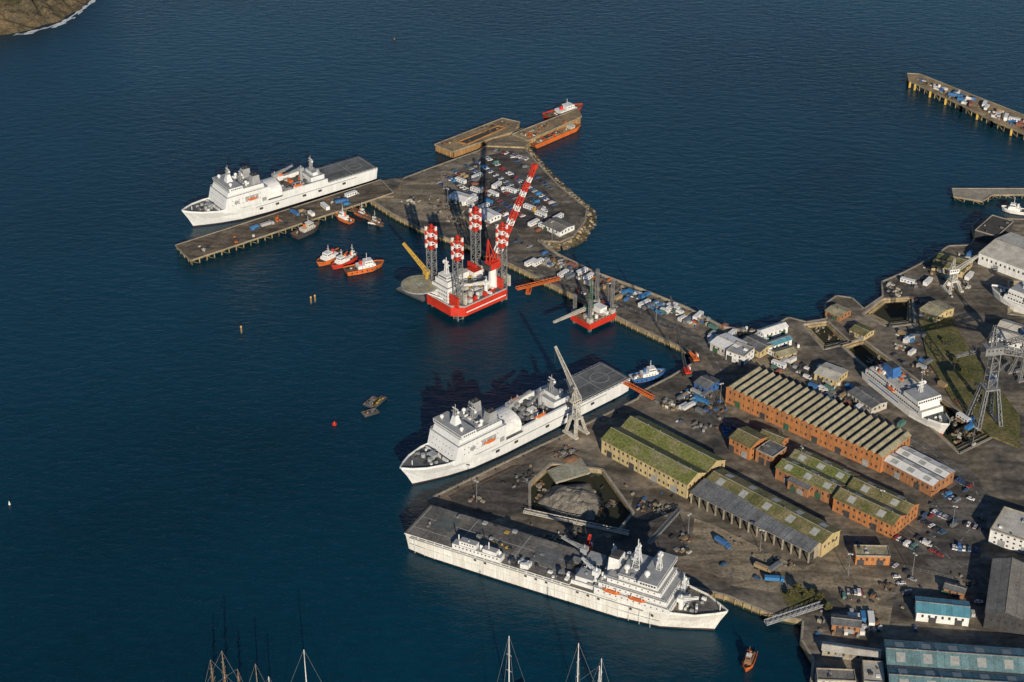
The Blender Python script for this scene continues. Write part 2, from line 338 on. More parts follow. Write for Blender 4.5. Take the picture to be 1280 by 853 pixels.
road("breakwater_road",[(640,322),(700,348),(770,378),(850,412),(885,432),(905,470)],9,ZQ+.022)
road("quay_road",[(905,470),(880,500),(900,520),(1000,585),(1100,645),(1165,680),(1240,740),(1300,800)],9,ZQ+.034)
road("dock_road",[(900,455),(960,440),(1010,470),(1110,530),(1215,600),(1230,640),(1190,690)],9,ZQ+.046)
b=B("crane_rails")
for off in (0,6):
    for (a,c) in [((540,627+off),(800,505+off)),((905,720+off),(560,640+off))]:
        p,q=P(*a,ZQ+.05),P(*c,ZQ+.05); b.beam(p,q,.3,"rust",.1)
b.done()
slab("grass_bank",[(1148,398),(1180,384),(1215,440),(1275,520),(1275,560),(1238,545),(1190,500),(1160,450)],3.9,4.9,"grass")
slab("grass_verge",[(975,738),(1020,735),(1030,752),(985,758)],3.9,4.4,"grass")
slab("slipway",[(684,588),(726,572),(738,590),(695,603)],3,4.3,"coping","palegreen")
def mound(name,px,h,m,z=ZQ,cell=2.0,rough=1.0):
    poly=[(q.x,q.y) for q in [P(u,v,z) for u,v in px]]
    xs=[p[0] for p in poly];ys=[p[1] for p in poly]; x0,x1,y0,y1=min(xs),max(xs),min(ys),max(ys)
    nx=int((x1-x0)/cell)+2; ny=int((y1-y0)/cell)+2; vs=[];fs=[];zz={}
    def dist(x,y):
        dm_=1e9
        for i in range(len(poly)):
            a=Vector(poly[i]);c=Vector(poly[(i+1)%len(poly)]); p=Vector((x,y)); t=max(0,min(1,(p-a).dot(c-a)/(c-a).length_squared)); dm_=min(dm_,(p-(a+(c-a)*t)).length)
        return dm_
    for j in range(ny):
        for i in range(nx):
            x=x0+i*cell;y=y0+j*cell; nz=noise.noise(Vector((x*.12,y*.12,0)))+.5*noise.noise(Vector((x*.4,y*.4,3)))
            d=dist(x,y)*(1 if pip(x,y,poly) else -1)
            vs.append((x,y,z+max(-1.2,min(h,d*.6))*(1+.35*nz*rough)+(nz*.5*rough*rough if d>0 else 0))); zz[(i,j)]=d
    for j in range(ny-1):
        for i in range(nx-1):
            if max(zz[(i,j)],zz[(i+1,j)],zz[(i,j+1)],zz[(i+1,j+1)])>-2:
                k=j*nx+i; fs.append((k,k+1,k+nx+1,k+nx))
    b=B(name); b.add(vs,fs,m); return b.done()
mound("gravel_heap",[(672,628),(690,608),(735,604),(752,626),(742,650),(700,646)],5,"gravel",z=.5)
mound("gravel_heap",[(1120,470),(1135,480),(1128,490),(1112,480)],2,"gravel")
mound("scrap_heap",[(700,575),(716,568),(728,574),(712,582)],2,"rust")
hp=mound("headland",[(-500,130),(-120,80),(0,44),(22,41),(40,37),(55,31),(75,27),(88,17),(100,12),(108,4),(118,-2),(150,-50),(110,-150),(-500,-260)],14,"rock",z=0,cell=5,rough=1.7)
hp2=mound("grass_hill",[(-420,100),(-100,55),(0,20),(30,16),(50,4),(75,-14),(110,-50),(80,-130),(-420,-220)],10,"hillgrass",z=8,cell=6,rough=1.5)
b=B("surf")
sp=[(-60,66),(0,47),(30,41),(50,36),(78,28),(95,17),(108,7),(120,-4)]
for k in range(80):
    t=R()*(len(sp)-1); i=int(t); f=t-i
    if i<2 and R()<.7: continue
    u=sp[i][0]+(sp[i+1][0]-sp[i][0])*f; v=sp[i][1]+(sp[i+1][1]-sp[i][1])*f
    dd=P(*sp[i+1])-P(*sp[i]); an=atan2(dd.y,dd.x); p=P(u+U(-1,3),v+U(-.5,3)); L=U(2,9);w=U(.5,2.2)
    n=9; ps=[]
    for q in range(n):
        a=2*pi*q/n; x=cos(a)*L*U(.6,1); y=sin(a)*w*U(.6,1); ps.append((p.x+x*cos(an)-y*sin(an),p.y+x*sin(an)+y*cos(an),.05+k*.0012))
    b.add(ps,[tuple(range(n))],"foam")
b.done()
# ------------------------------------------------------------ piled jetties
def jetty(name,px,z=ZQ,th=1.0,sp=6,m="timber",fender=None,wall=None):
    q=[P(u,v,z) for u,v in px]; b=B(name); b.part("deck"); b.prism([(p.x,p.y) for p in q],z-th,z,"pile",m)
    n=len(q)
    for i in range(n):
        a,c=q[i],q[(i+1)%n]; b.beam(a+Vector((0,0,.2)),c+Vector((0,0,.2)),.5,"coping",.5)
    b.part("piles")
    cx=sum((p for p in q),Vector())/n
    for i in range(n):
        a,c=q[i],q[(i+1)%n]; L=(c-a).length; k=max(1,int(L/sp)); pr=None
        if wall:
            a_=a+(cx-a).normalized()*1.6; c_=c+(cx-c).normalized()*1.6; b.beam(Vector((a_.x,a_.y,z/2-.6)),Vector((c_.x,c_.y,z/2-.6)),.4,wall,z-.6)
        for j in range(k+1):
            p=a.lerp(c,j/k); p=p+(cx-p).normalized()*1.2
            b.cyl(p.x,p.y,-3,z-th,.45,"pile",7)
            b.box(p.x-.25,p.x+.25,p.y-.25,p.y+.25,-2,z-.3,"pile")
            if fender and j%3==0: b.box(p.x-.9,p.x+.9,p.y-1.8,p.y-.9,.3,z-.2,fender)
            if pr is not None and j%2: b.beam((pr.x,pr.y,.3),(p.x,p.y,z-th),.3,"pile")
            pr=p
    return b.done()
jetty("ship_jetty",[(219,307),(476,225),(492,241),(238,326)],z=5)
slab("jetty_approach",[(462,246),(474,226),(505,222),(492,246)],-4,4.6,"quaywall","ground")
jetty("wharf_arm",[(543,181),(628,148),(650,153),(640,166),(618,172),(566,190)],z=7,m="tantimber",wall="ochre",sp=4)
jetty("wharf_arm",[(640,168),(722,136),(727,146),(660,176)],z=7,m="tantimber",wall="ochre",sp=4)
b=B("wharf_well"); q=[P(u,v,7.02) for u,v in [(572,178),(622,158),(632,160),(584,181)]]; b.add(q,[(0,1,2,3)],"darkgrey")
for i in range(4): b.beam(q[i]+Vector((0,0,.4)),q[(i+1)%4]+Vector((0,0,.4)),1,"ochre",.9)
b.done()
slab("wharf_neck",[(606,182),(618,168),(655,160),(664,176),(655,184)],-4,5.2,"quaywall","tanground")
jetty("cargo_jetty",[(1134,92),(1150,93),(1216,119),(1300,152),(1400,192),(1400,214),(1290,172),(1240,151),(1200,131),(1136,101)],z=6,m="tantimber",fender="yellow")
jetty("landing_jetty",[(1190,236),(1250,236),(1330,236),(1330,243),(1240,244),(1228,252),(1192,246)],z=4,m="coping")
# ------------------------------------------------------------ hull loft
def hull(b,st,mh,mb,md,wl=1.0):
    rows=[]
    for (xw,xd,ww,wd,zd) in st:
        r=[]
        for sg in (1,-1):
            pts=[(xw,ww*.9*sg,-1.5),(xw,ww*sg,wl),(xw+(xd-xw)*.45,(ww+(wd-ww)*.4)*sg,wl+(zd-wl)*.5),(xd,wd*sg,zd)]
            r.append(pts)
        rows.append(r)
    vs=[];idx=[]
    for r in rows:
        ii=[]
        for side in r:
            jj=[]
            for p in side: jj.append(len(vs)); vs.append(p)
            ii.append(jj)
        idx.append(ii)
    fs=[];ms=[]
    for k in range(len(rows)-1):
        A,C=idx[k],idx[k+1]
        for j in range(3):
            m=mb if j==0 else mh
            fs.append((A[0][j],A[0][j+1],C[0][j+1],C[0][j])); ms.append(m)
            fs.append((A[1][j],C[1][j],C[1][j+1],A[1][j+1])); ms.append(m)
        fs.append((A[0][3],A[1][3],C[1][3],C[0][3])); ms.append(md)
    for k,o in((0,1),(-1,0)):
        A=idx[k]
        for j in range(3):
            fs.append((A[0][j],A[1][j],A[1][j+1],A[0][j+1])); ms.append(mb if j==0 else mh)
    b.add(vs,fs,ms)
def bulwark(b,st,m,i0,i1,h=1.2,w=.3):
    for k in range(i0,i1):
        for sg in(1,-1):
            a=st[k];c=st[k+1]
            b.beam((a[1],a[3]*sg,a[4]+h/2),(c[1],c[3]*sg,c[4]+h/2),w,m,h)
def mast(b,x,y,z,h,w=2.2,m="shipgrey"):
    b.lattice((x,y,z),(x,y,z+h*.75),w,w*.4,5,m,.25)
    b.cyl(x,y,z+h*.6,z+h,.22,m,6); b.box(x-.5,x+.5,y-3.2,y+3.2,z+h*.55,z+h*.55+.4,m)
    b.box(x-.3,x+.3,y-2.4,y+2.4,z+h*.75,z+h*.75+.5,"white"); b.ball(x,y+2.6,z+h*.66,.9,"white",8)
    b.box(x-1.2,x+1.2,y-1.2,y+1.2,z+h*.4,z+h*.4+.3,m)
def lifeboat(b,x,y,z,L=8,m="orange"):
    for i,(a,c,w0,w1) in enumerate([(-.5,-.3,.3,1.2),(-.3,.3,1.2,1.2),(.3,.5,1.2,.3)]):
        x0=x+a*L;x1=x+c*L
        vs=[(x0,y-w0,z+1),(x0,y+w0,z+1),(x0,y,z),(x0,y,z+2.2),(x1,y-w1,z+1),(x1,y+w1,z+1),(x1,y,z),(x1,y,z+2.2)]
        b.add(vs,[(0,4,6,2),(2,6,5,1),(1,5,7,3),(3,7,4,0),(0,2,1,3),(4,7,5,6)],["white","white",m,m,m,m])
    b.beam((x-L*.3,y,z+1.5),(x-L*.3,y,z+4),.3,"white"); b.beam((x+L*.3,y,z+1.5),(x+L*.3,y,z+4),.3,"white")
def deckcrane(b,x,y,z,h,r,an,m="shipgrey"):
    b.cyl(x,y,z,z+h,1.3,m,10); b.box(x-1.8,x+1.8,y-1.8,y+1.8,z+h,z+h+2.6,m)
    e=(x+cos(an)*r,y+sin(an)*r,z+h+r*.18); b.lattice((x,y,z+h+1.5),e,1.6,.8,6,m,.35); b.beam((x,y,z+h+4),e,.15,"darkgrey"); b.cyl(x,y,z+h+2,z+h+4.2,.5,m,6)
def landing_ship(stern,bow,seed):
    random.seed(seed)
    ang,L=fr(stern,bow); b=B("naval_landing_ship",(stern.x,stern.y,0),ang); k=L/165.0
    st=[(1,0,12.3,12.8,10),(8*k,8*k,13,13,10),(60*k,60*k,13,13,10),(100*k,100*k,13,13,10.2),(122*k,124*k,11.6,13,11),(138*k,142*k,7.6,12,12.2),(148*k,153*k,4,8.6,13.2),(154*k,160*k,1.6,4.6,14),(157.5*k,L,.2,.5,14.8)]
    b.part("hull"); hull(b,st,"shipwhite","boot","deckgrey"); bulwark(b,st,"shipwhite",4,8,1.4)
    b.beam((20*k,13.1,7.6),(110*k,13.1,7.6),.3,"shipgrey",.5); b.beam((20*k,-13.1,7.6),(110*k,-13.1,7.6),.3,"shipgrey",.5)
    for x in (30,52,66,90,104):
        for sg in (1,-1): b.box(x*k,x*k+3,13.05*sg-.06,13.05*sg+.06,4.6,6.4,"darkgrey")
    b.part("flight_deck"); b.box(.6,46*k,-12.9,12.9,9.8,10.5,"shipwhite","deckgrey")
    for j,(x0,x1,y0,y1) in enumerate([(2,44*k,-.12,.12),(2,2.3,-11,11),(43*k,43.3*k,-11,11),(2,44*k,-11.3,-11.05),(2,44*k,11.05,11.3),(22*k,22*k+.25,-11,11)]):
        b.box(x0,x1,y0,y1,10.5,10.506+j*.002,"line")
    n=28
    for i in range(n):
        a0=2*pi*i/n;a1=2*pi*(i+1)/n; b.beam((14*k+6*cos(a0),6*sin(a0),10.53),(14*k+6*cos(a1),6*sin(a1),10.53),.25,"line",.02)
    for sg in(1,-1):
        for i in range(14): b.box(1+i*3.2*k,1+i*3.2*k+2.7,13.0*sg-.7,13.0*sg+.7,10.1,10.3,"shipgrey")
    b.part("cargo_deck")
    b.box(46*k,86*k,-13,-11.6,10,13.5,"shipwhite"); b.box(46*k,86*k,11.6,13,10,13.5,"shipwhite")
    b.box(46*k,58*k,-8,8,10,15.5,"shipwhite","shipgrey"); b.box(49*k,55*k,-5,6,15.5,18,"shipwhite","shipgrey")
    mast(b,53*k,0,18,12,2); b.cyl(50*k,-5,15,20,1.4,"shipgrey",10); b.cyl(50*k,5,15,20,1.4,"shipgrey",10)
    deckcrane(b,62*k,0,10,10,20,radians(12+seed*7)); deckcrane(b,84*k,-2,10,10,18,radians(200-seed*9))
    b.clutter(60*k,84*k,-10,10,10.1,38,["shipgrey","shipgrey","white","whitedirty","darkgrey","deckgreen","orange" if seed==1 else "steel"],1.5,5,3)
    for y in(11.9,-11.9): lifeboat(b,72*k,y,13.6,8)
    b.part("hangar_shelter")
    n=12;x0,x1=85*k,99.5*k; vs=[]
    for i in range(n+1):
        a=pi*i/n; y=10.6*cos(a); z=10+ (9.5*sin(a)**.6 if sin(a)>1e-6 else 0)
        vs+=[(x0,y,z),(x1,y,z)]
    b.add(vs,[(2*i,2*i+1,2*i+3,2*i+2) for i in range(n)]+[tuple(range(0,2*n+2,2)),tuple(range(1,2*n+3,2))],"white")
    b.part("superstructure")
    X0,X1=99*k,137*k
    b.taper(X0,X1,-13,13,10,21.5,0,3.2,0,"shipwhite","shipgrey")
    b.taper(X0+2,X1-4,-12,12,21.5,25,.6,1.4,.3,"shipwhite","shipgrey")
    b.taper(X1-17,X1-6,-13.2,13.2,25,28.4,.3,-.6,.3,"shipwhite","shipgrey")
    b.winsx(-12.2,12.2,X1-5.6,27.1,17,1.05,.9); b.wins(X1-16,X1-7,13.12,27.1,6,1.0,.8); b.wins(X1-16,X1-7,-13.12,27.1,6,1.0,.8)
    for z,nn in ((14.6,9),(18.2,9)):
        b.wins(X0+5,X1-6,13.03,z,nn,.55,.55); b.wins(X0+5,X1-6,-13.03,z,nn,.55,.55)
        b.winsx(-10.5,10.5,X1-(z-10)*.278+.03,z,7,.55,.55)
    for sg in(1,-1):
        b.box(X0+8,X0+19,13.03*sg-.08,13.03*sg+.08,14.5,18.6,"shipgrey"); b.box(X0+1.5,X0+5,13.03*sg-.08,13.03*sg+.08,11,14,"shipgrey"); b.box(X0+24,X0+28,13.03*sg-.08,13.03*sg+.08,15,17.5,"shipgrey")
    b.box(X0-.5,X1-3,-13.3,13.3,21.35,21.6,"shipwhite","shipgrey")
    b.rail([(X0,13.2),(X1-4,13.2)],21.6); b.rail([(X0,-13.2),(X1-4,-13.2)],21.6); b.rail([(X0+3,-11.4),(X0+3,11.4),(X1-18,11.4)],25)
    b.taper(X0+4,X0+11,4.6,9.8,25,31.5,.4,1.2,.4,"shipgrey","darkgrey"); b.taper(X0+4,X0+11,-9.8,-4.6,25,31.5,.4,1.2,.4,"shipgrey","darkgrey")
    for y in(7.2,-7.2): b.cyl(X0+6,y,31,32.8,.7,"darkgrey",8); b.cyl(X0+8.5,y,31,32.8,.7,"darkgrey",8)
    mast(b,X1-12,0,28.4,13,3.4,"shipgrey"); b.taper(X1-14.5,X1-9.5,-2.5,2.5,28.4,34,1.4,1.4,1.2,"shipwhite"); mast(b,X0+15,0,25,10,2.2,"shipgrey")
    for (x,y) in [(X1-9,9),(X1-9,-9),(X0+15,8),(X0+15,-8)]: b.cyl(x,y,25,(28.9 if x>X1-12 else 27),.6,"white",8); b.ball(x,y,(30 if x>X1-12 else 28),1.3,"white")
    b.clutter(X0+10,X1-18,-9,9,25,14,["shipwhite","shipgrey","white","darkgrey"],.6,2.4,2)
    b.clutter(X0-12,X0-2,-5,5,19,4,["shipgrey"],.6,1.4,1)
    lifeboat(b,X0+13.5,13.7,14.6,8); lifeboat(b,X0+13.5,-13.7,14.6,8)
    b.part("foredeck_gear")
    b.box(139*k,140*k,-10,10,12,13.6,"shipwhite")
    b.clutter(139*k,151*k,-8,8,12.6,34,["shipwhite","shipgrey","deckgreen","darkgrey"],.7,2.6,1.8)
    b.cyl(157*k,0,14,17,.3,"shipwhite",6); b.cyl(147*k,3,13,15.3,1.3,"shipgrey",10); b.cyl(147*k,-3,13,15.3,1.3,"shipgrey",10)
    b.taper(140*k,145*k,-3,3,12.5,15,.5,1,.4,"shipgrey")
    return b.done()
landing_ship(P(461,203,10),P(228,266,14),1)
landing_ship(Vector((66,946,0)),P(501,588,14),2)
# ------------------------------------------------------------ aviation support ship (near quay)
def support_ship():
    random.seed(5)
    s=P(508,690)+Vector((6,13,0)); e=P(909,768,13); ang,L=fr(s,e); k=L/180
    b=B("naval_aviation_ship",(s.x,s.y,0),ang)
    st=[(1,0,12.5,14,12),(14*k,14*k,14,14.5,12),(60*k,60*k,14.3,14.5,12),(125*k,125*k,14,14.5,12),(148*k,150*k,11,13.6,12.4),(162*k,166*k,5.5,9.5,13),(170*k,175*k,1.8,4,13.6),(174*k,L,.2,.5,14.2)]
    b.part("hull"); hull(b,st,"argushull","boot","deckbrown",1.2); bulwark(b,st,"argushull",3,7,1.3)
    for x in range(6,150,6):
        if R()<.5: b.box(x*k,x*k+1.6,-14.56,-14.4,8.8,10.1,"darkgrey")
        b.beam((x*k,-14.5,1.3),(x*k,-14.6,11.5),.18,"argushull")
    b.beam((3,-14.7,10.9),(140*k,-14.7,10.9),.5,"shipgrey",.35); b.beam((3,-14.65,6.4),(150*k,-14.65,6.4),.25,"white",.25)
    b.part("flight_deck"); b.box(-.4,98*k,-14.2,14.9,11.9,12.7,"argushull","deckbrown")
    for j,(x0,x1,y0,y1) in enumerate([(1,96*k,3,3.3),(1,96*k,-7,-6.7),(30*k,30.3*k,-6,14),(62*k,62.3*k,-6,14),(1,1.3,-13,14)]): b.box(x0,x1,y0,y1,12.7,12.706+j*.002,"line")
    for x in range(4,96,5):
        for y in (-14.6,15.2): b.box(x*k,(x+4)*k,y-.6,y+.6,12.1,12.3,"shipgrey")
    b.box(10*k,22*k,-3,10,12.72,12.78,"deckgreen"); b.box(70*k,84*k,-4,9,12.72,12.78,"deckgrey")
    b.part("aft_island")
    b.box(29*k,58*k,-14.3,-9.5,12.6,15.8,"white","shipgrey"); b.box(33*k,43*k,-13.8,-9.8,15.8,18.6,"white","shipgrey"); b.box(47*k,55*k,-13.8,-10,15.8,18,"white","shipgrey")
    b.wins(30*k,57*k,-14.33,14.6,12,.8,.8); b.wins(34*k,42*k,-13.83,17.4,5,.8,.8)
    for x in (32,38,45,50,56): b.cyl(x*k,-12,15.8,15.8+U(3,7),.3,"white",6); b.ball(x*k,-11,16.8,1,"white",8)
    b.clutter(60*k,96*k,-13,-8,12.7,24,["white","shipgrey","darkgrey","white"],.8,3,3)
    b.clutter(5*k,90*k,-6,14,12.7,16,["shipgrey","darkgrey","yellow","steel"],.8,2.6,1.6)
    b.part("working_deck")
    b.box(98*k,112*k,-12,12,12.0,14.5,"white","shipgrey"); b.box(99*k,108*k,2,11,14.5,18,"shipgrey"); b.box(100*k,110*k,-11,-3,14.5,17,"white","shipgrey")
    deckcrane(b,97*k,7,12.7,7,15,radians(170)); deckcrane(b,111*k,-9,14.5,6,13,radians(150),"shipwhite")
    b.clutter(90*k,112*k,-11,11,12.8,20,["shipgrey","darkgrey","steel"],1.5,5,4)
    b.clutter(98*k,112*k,-11,11,14.6,26,["white","shipgrey","darkgrey"],.8,3,2.6)
    b.part("superstructure")
    T=[(112,154,14.2,12,16.5),(114,152,13.2,16.5,19.8),(118,148,11.5,19.8,23),(124,146,10.5,23,26)]
    for (x0,x1,y,z0,z1) in T:
        b.taper(x0*k,x1*k,-y,y,z0,z1,.1,.9,0,"white","shipgrey"); b.box(x0*k-.6,x1*k-.4,-y-.5,y+.5,z1-.12,z1+.1,"white","shipgrey")
        b.wins(x0*k+1,x1*k-2,-y-.03,(z0+z1)/2+.3,int((x1-x0)/3.4),.7,.7); b.wins(x0*k+1,x1*k-2,y+.03,(z0+z1)/2+.3,int((x1-x0)/3.4),.7,.7); b.winsx(-y+1,y-1,x1*k-.4,(z0+z1)/2+.4,int(y),.7,.8)
        b.rail([(x0*k,-y-.3),(x1*k-1,-y-.3)],z1)
    b.box(136*k,146.5*k,-14,14,26.1,29,"white","shipgrey"); b.winsx(-13.5,13.5,146.55*k,27.8,18,1.1,1.1); b.wins(137*k,146*k,-14.03,27.8,6,1.1,1.1)
    b.taper(115*k,122*k,-4.5,4.5,19.8,30,.6,.9,.6,"white","darkgrey"); b.box(116*k,121*k,-3,3,30,31,"darkgrey")
    mast(b,130*k,0,26,18,4,"shipwhite"); mast(b,142*k,0,29,11,2.6,"shipwhite"); mast(b,113*k,8,16.5,13,2,"shipwhite"); mast(b,154*k,5,12,14,2,"shipwhite")
    for (x,y) in [(127,7),(127,-7),(139,-9),(139,9)]: b.cyl(x*k,y,25,28.5 if x<130 else 30,.7,"white",8); b.ball(x*k,y,(29.6 if x<130 else 31.2),1.7,"white")
    b.clutter(118*k,134*k,-9,9,26 ,14,["white","shipgrey"],.6,2.4,1.6); b.clutter(113*k,123*k,-11,11,19.8,14,["white","shipgrey"],.6,2.4,2)
    lifeboat(b,122*k,-14.6,15.6,9.5); lifeboat(b,136*k,-14.6,15.6,9.5); lifeboat(b,122*k,14.6,15.6,9.5); lifeboat(b,136*k,14.6,15.6,9.5)
    b.part("foredeck_gear"); b.clutter(156*k,166*k,-6,6,12.7,22,["white","shipgrey","darkgrey"],.7,2.4,2); b.cyl(176*k,0,13.6,18,.25,"white",6)
    b.box(155*k,158*k,-5,5,12.5,15,"white","shipgrey"); deckcrane(b,157*k,-6,12.5,5,9,radians(30),"white")
    return b.done()
support_ship()
# ------------------------------------------------------------ ferry in dry dock and other vessels
def ferry(name,s,e,W,z0=0,blue="blue"):
    ang,L=fr(s,e); b=B(name,(s.x,s.y,z0),ang)
    st=[(.5,0,W*.9,W,8),(L*.1,L*.1,W,W,8),(L*.65,L*.65,W,W,8),(L*.82,L*.85,W*.6,W*.8,8.6),(L*.92,L*.96,W*.2,W*.4,9.2),(L*.95,L,.1,.3,9.6)]
    b.part("hull"); hull(b,st,"white","red","deckgreen"); bulwark(b,st,"white",3,5)
    b.part("superstructure"); b.taper(L*.04,L*.8,-W+.4,W-.4,8,11.5,.2,1,0,"white","whitedirty"); b.taper(L*.08,L*.76,-W+1,W-1,11.5,14.6,.3,1.2,0,"white","whitedirty")
    b.taper(L*.55,L*.75,-W-.2,W+.2,14.6,17.4,.3,1,0,"white","shipgrey"); b.taper(L*.18,L*.32,-W*.4,W*.4,14.6,21,.6,1.4,.5,blue,"darkgrey")
    for z,y in((9.9,W-.36),(13.1,W-.96)):
        b.wins(L*.06,L*.75,y,z,int(L/3),1.3,1.0); b.wins(L*.06,L*.75,-y,z,int(L/3),1.3,1.0)
    b.winsx(-W,W,L*.75-.4,16.2,10,1.1,1.1); b.box(L*.1,L*.5,-W-.04,W+.04,6,6.8,blue)
    mast(b,L*.62,0,17.4,9,2,"white"); b.clutter(L*.1,L*.54,-W+2,W-2,14.6,30,["white","shipgrey",blue,"shipgrey","orange"],.8,3,1.8)
    lifeboat(b,L*.4,-W-.2,11,7); lifeboat(b,L*.5,W+.2,11,7); b.clutter(L*.84,L*.92,-W*.3,W*.3,8.8,8,["white","shipgrey"],.5,1.6,1.4)
    return b.done()
ferry("ferry",P(1090,466,6),P(1184,545,3),8.5,1.2)
ferry("moored_ferry",P(1345,410,4),P(1238,366,5),7,0.6)
def boat(name,px,ang,L,hm="blue",sm="white",z=0,fun=None,dk="rust"):
    c=P(*px); W=L*.17; b=B(name,(c.x,c.y,z),ang); h=L*.08+.6
    st=[(-L*.48,-L*.5,W*.8,W*.95,h),(-L*.2,-L*.2,W,W*1.02,h),(L*.15,L*.15,W*.95,W,h+.2),(L*.34,L*.38,W*.45,W*.65,h+.7),(L*.44,L*.5,.1,.25,h+1.3)]
    b.part("hull"); hull(b,st,hm,"boot",dk,.5); bulwark(b,st,hm,0,4,.8,.2)
    b.part("wheelhouse"); b.taper(-L*.2,L*.26,-W*.7,W*.7,h,h+2.6,.1,.5,.1,sm); b.taper(-L*.02,L*.2,-W*.56,W*.56,h+2.6,h+5.2,.2,.4,.15,sm,"white")
    b.wins(-L*.01,L*.18,-W*.56-.02,h+3.9,4,.9,.9); b.wins(-L*.01,L*.18,W*.56+.02,h+3.9,4,.9,.9); b.winsx(-W*.42,W*.42,L*.2-.15,h+3.9,3,.8,.9)
    b.wins(-L*.13,L*.2,-W*.7,h+1.4,4,.7,.7); b.cyl(-L*.1,0,h+2.6,h+5.8,L*.04,fun or hm,8,mt="darkgrey")
    b.cyl(L*.06,0,h+5,h+10.5,.15,sm,6); b.beam((L*.06,-1.4,h+7.5),(L*.06,1.4,h+7.5),.15,sm)
    b.part("deck_gear"); b.clutter(-L*.46,-L*.22,-W*.7,W*.7,h,9,[sm,"darkgrey","darkgrey","rust"],.5,1.8,1.3); b.cyl(L*.33,0,h+.3,h+1.4,.6,"darkgrey",8)
    for i in range(6): b.box(-L*.4+i*L*.13,-L*.4+i*L*.13+.8,-W*1.06-.12,-W*1.04,h-1.1,h-.2,"tyre")
    return b.done()
boat("tugboat",(384,291),radians(48),25,"darkgrey","whitedirty",fun="orange")
boat("tugboat",(430,276),radians(140),17,"orange","white",fun="orange")
boat("tugboat",(413,326),radians(232),27,"orange","white",fun="red",dk="darkgrey")
boat("tugboat",(429,331),radians(230),23,"red","white",fun="orange",dk="rust")
boat("tugboat",(456,338),radians(24),29,"orange","white",fun="red",dk="rust")
boat("workboat",(440,325),radians(60),13,"darkgrey","white",fun="orange")
boat("workboat",(452,271),radians(-40),12,"orange","white")
boat("workboat",(810,473),radians(20),24,"blue","white",dk="whitedirty")
boat("pilot_tug",(936,830),radians(250),16,"orange","rust",fun="orange")
boat("workboat",(1268,266),radians(160),20,"white","white",dk="whitedirty")
boat("workboat",(706,144),radians(36),38,"red","white",z=0,dk="rust")
boat("workboat",(468,281),radians(-20),9,"white","whitedirty")
def barge(name,a,c,W,hm,mats):
    s,e=P(*a),P(*c); ang,L=fr(s,e); b=B(name,(s.x,s.y,0),ang)
    st=[(2.5,0,W*.95,W,3.6),(5,4,W,W,3.4),(L-6,L-5,W,W,3.4),(L-2.5,L,W*.7,W*.8,4.0)]
    b.part("hull"); hull(b,st,hm,"boot","rust",.6); bulwark(b,st,hm,0,3,.8,.3)
    b.part("hatches")
    for i in range(4):
        x0=6+(L-18)*i/4; b.box(x0,x0+(L-18)/4-1.2,-W+1.8,W-1.8,3.3,4.8,"tantimber",random.choice(["rust","tantimber","darkgrey"]))
    b.box(L-11,L-6,-W+1.6,W-1.6,3.3,6.2,"whitedirty"); b.wins(L-10.5,L-6.5,-W+1.57,5.3,3,.8,.8)
    b.part("deck_gear"); b.clutter(5,L-13,-W+1,W-1,4.7,16,mats,.5,2.2,1.4); return b.done()
barge("cargo_barge",(664,186),(722,161),4.2,"orange",["rust","red","tantimber","whitedirty"])
def pontoon(name,px,ang,L,W,m="darkgrey"):
    c=P(*px); b=B(name,(c.x,c.y,0),ang); b.box(-L/2,L/2,-W/2,W/2,-.5,1.0,m,"steel"); b.clutter(-L/2+1,L/2-1,-W/2+1,W/2-1,1,5,["rust","darkgrey","yellow"],.5,1.6,.9)
    for y in(-W/2,W/2): b.beam((-L/2,y,1.2),(L/2,y,1.2),.3,"timber"); 
    for x in(-L/2+1,L/2-1): b.cyl(x,0,1,1.8,.3,"darkgrey",6)
    return b.done()
pontoon("mooring_pontoon",(466,504),radians(60),11,7); pontoon("mooring_pontoon",(474,503),radians(60),12,4); pontoon("mooring_pontoon",(463,517),radians(30),10,5)
pontoon("mooring_pontoon",(462,272),radians(-42),20,4,"orange")
pontoon("mooring_pontoon",(520,366),radians(-42),26,13,"darkgrey")
def buoy(name,px,m,r=1.4):
    c=P(*px); b=B(name,(c.x,c.y,0)); b.cyl(0,0,-.3,.9,r,m,10); b.cyl(0,0,.9,2.4,r*.6,m,8,.2); b.cyl(0,0,2.4,3.2,.15,"darkgrey",6); b.done()
buoy("red_buoy",(418,531),"red"); buoy("red_buoy",(493,50),"rust",.8); buoy("white_buoy",(12,631),"white",.6)
for px in [(389,380),(394,378),(302,417)]:
    c=P(*px); b=B("mooring_post",(c.x,c.y,0)); b.cyl(0,0,-2,5,.6,"pile",8); b.cyl(0,0,5,6,.8,"yellow",8,.3); b.box(-.15,.15,-.9,-.7,0,5,"rust"); b.done()
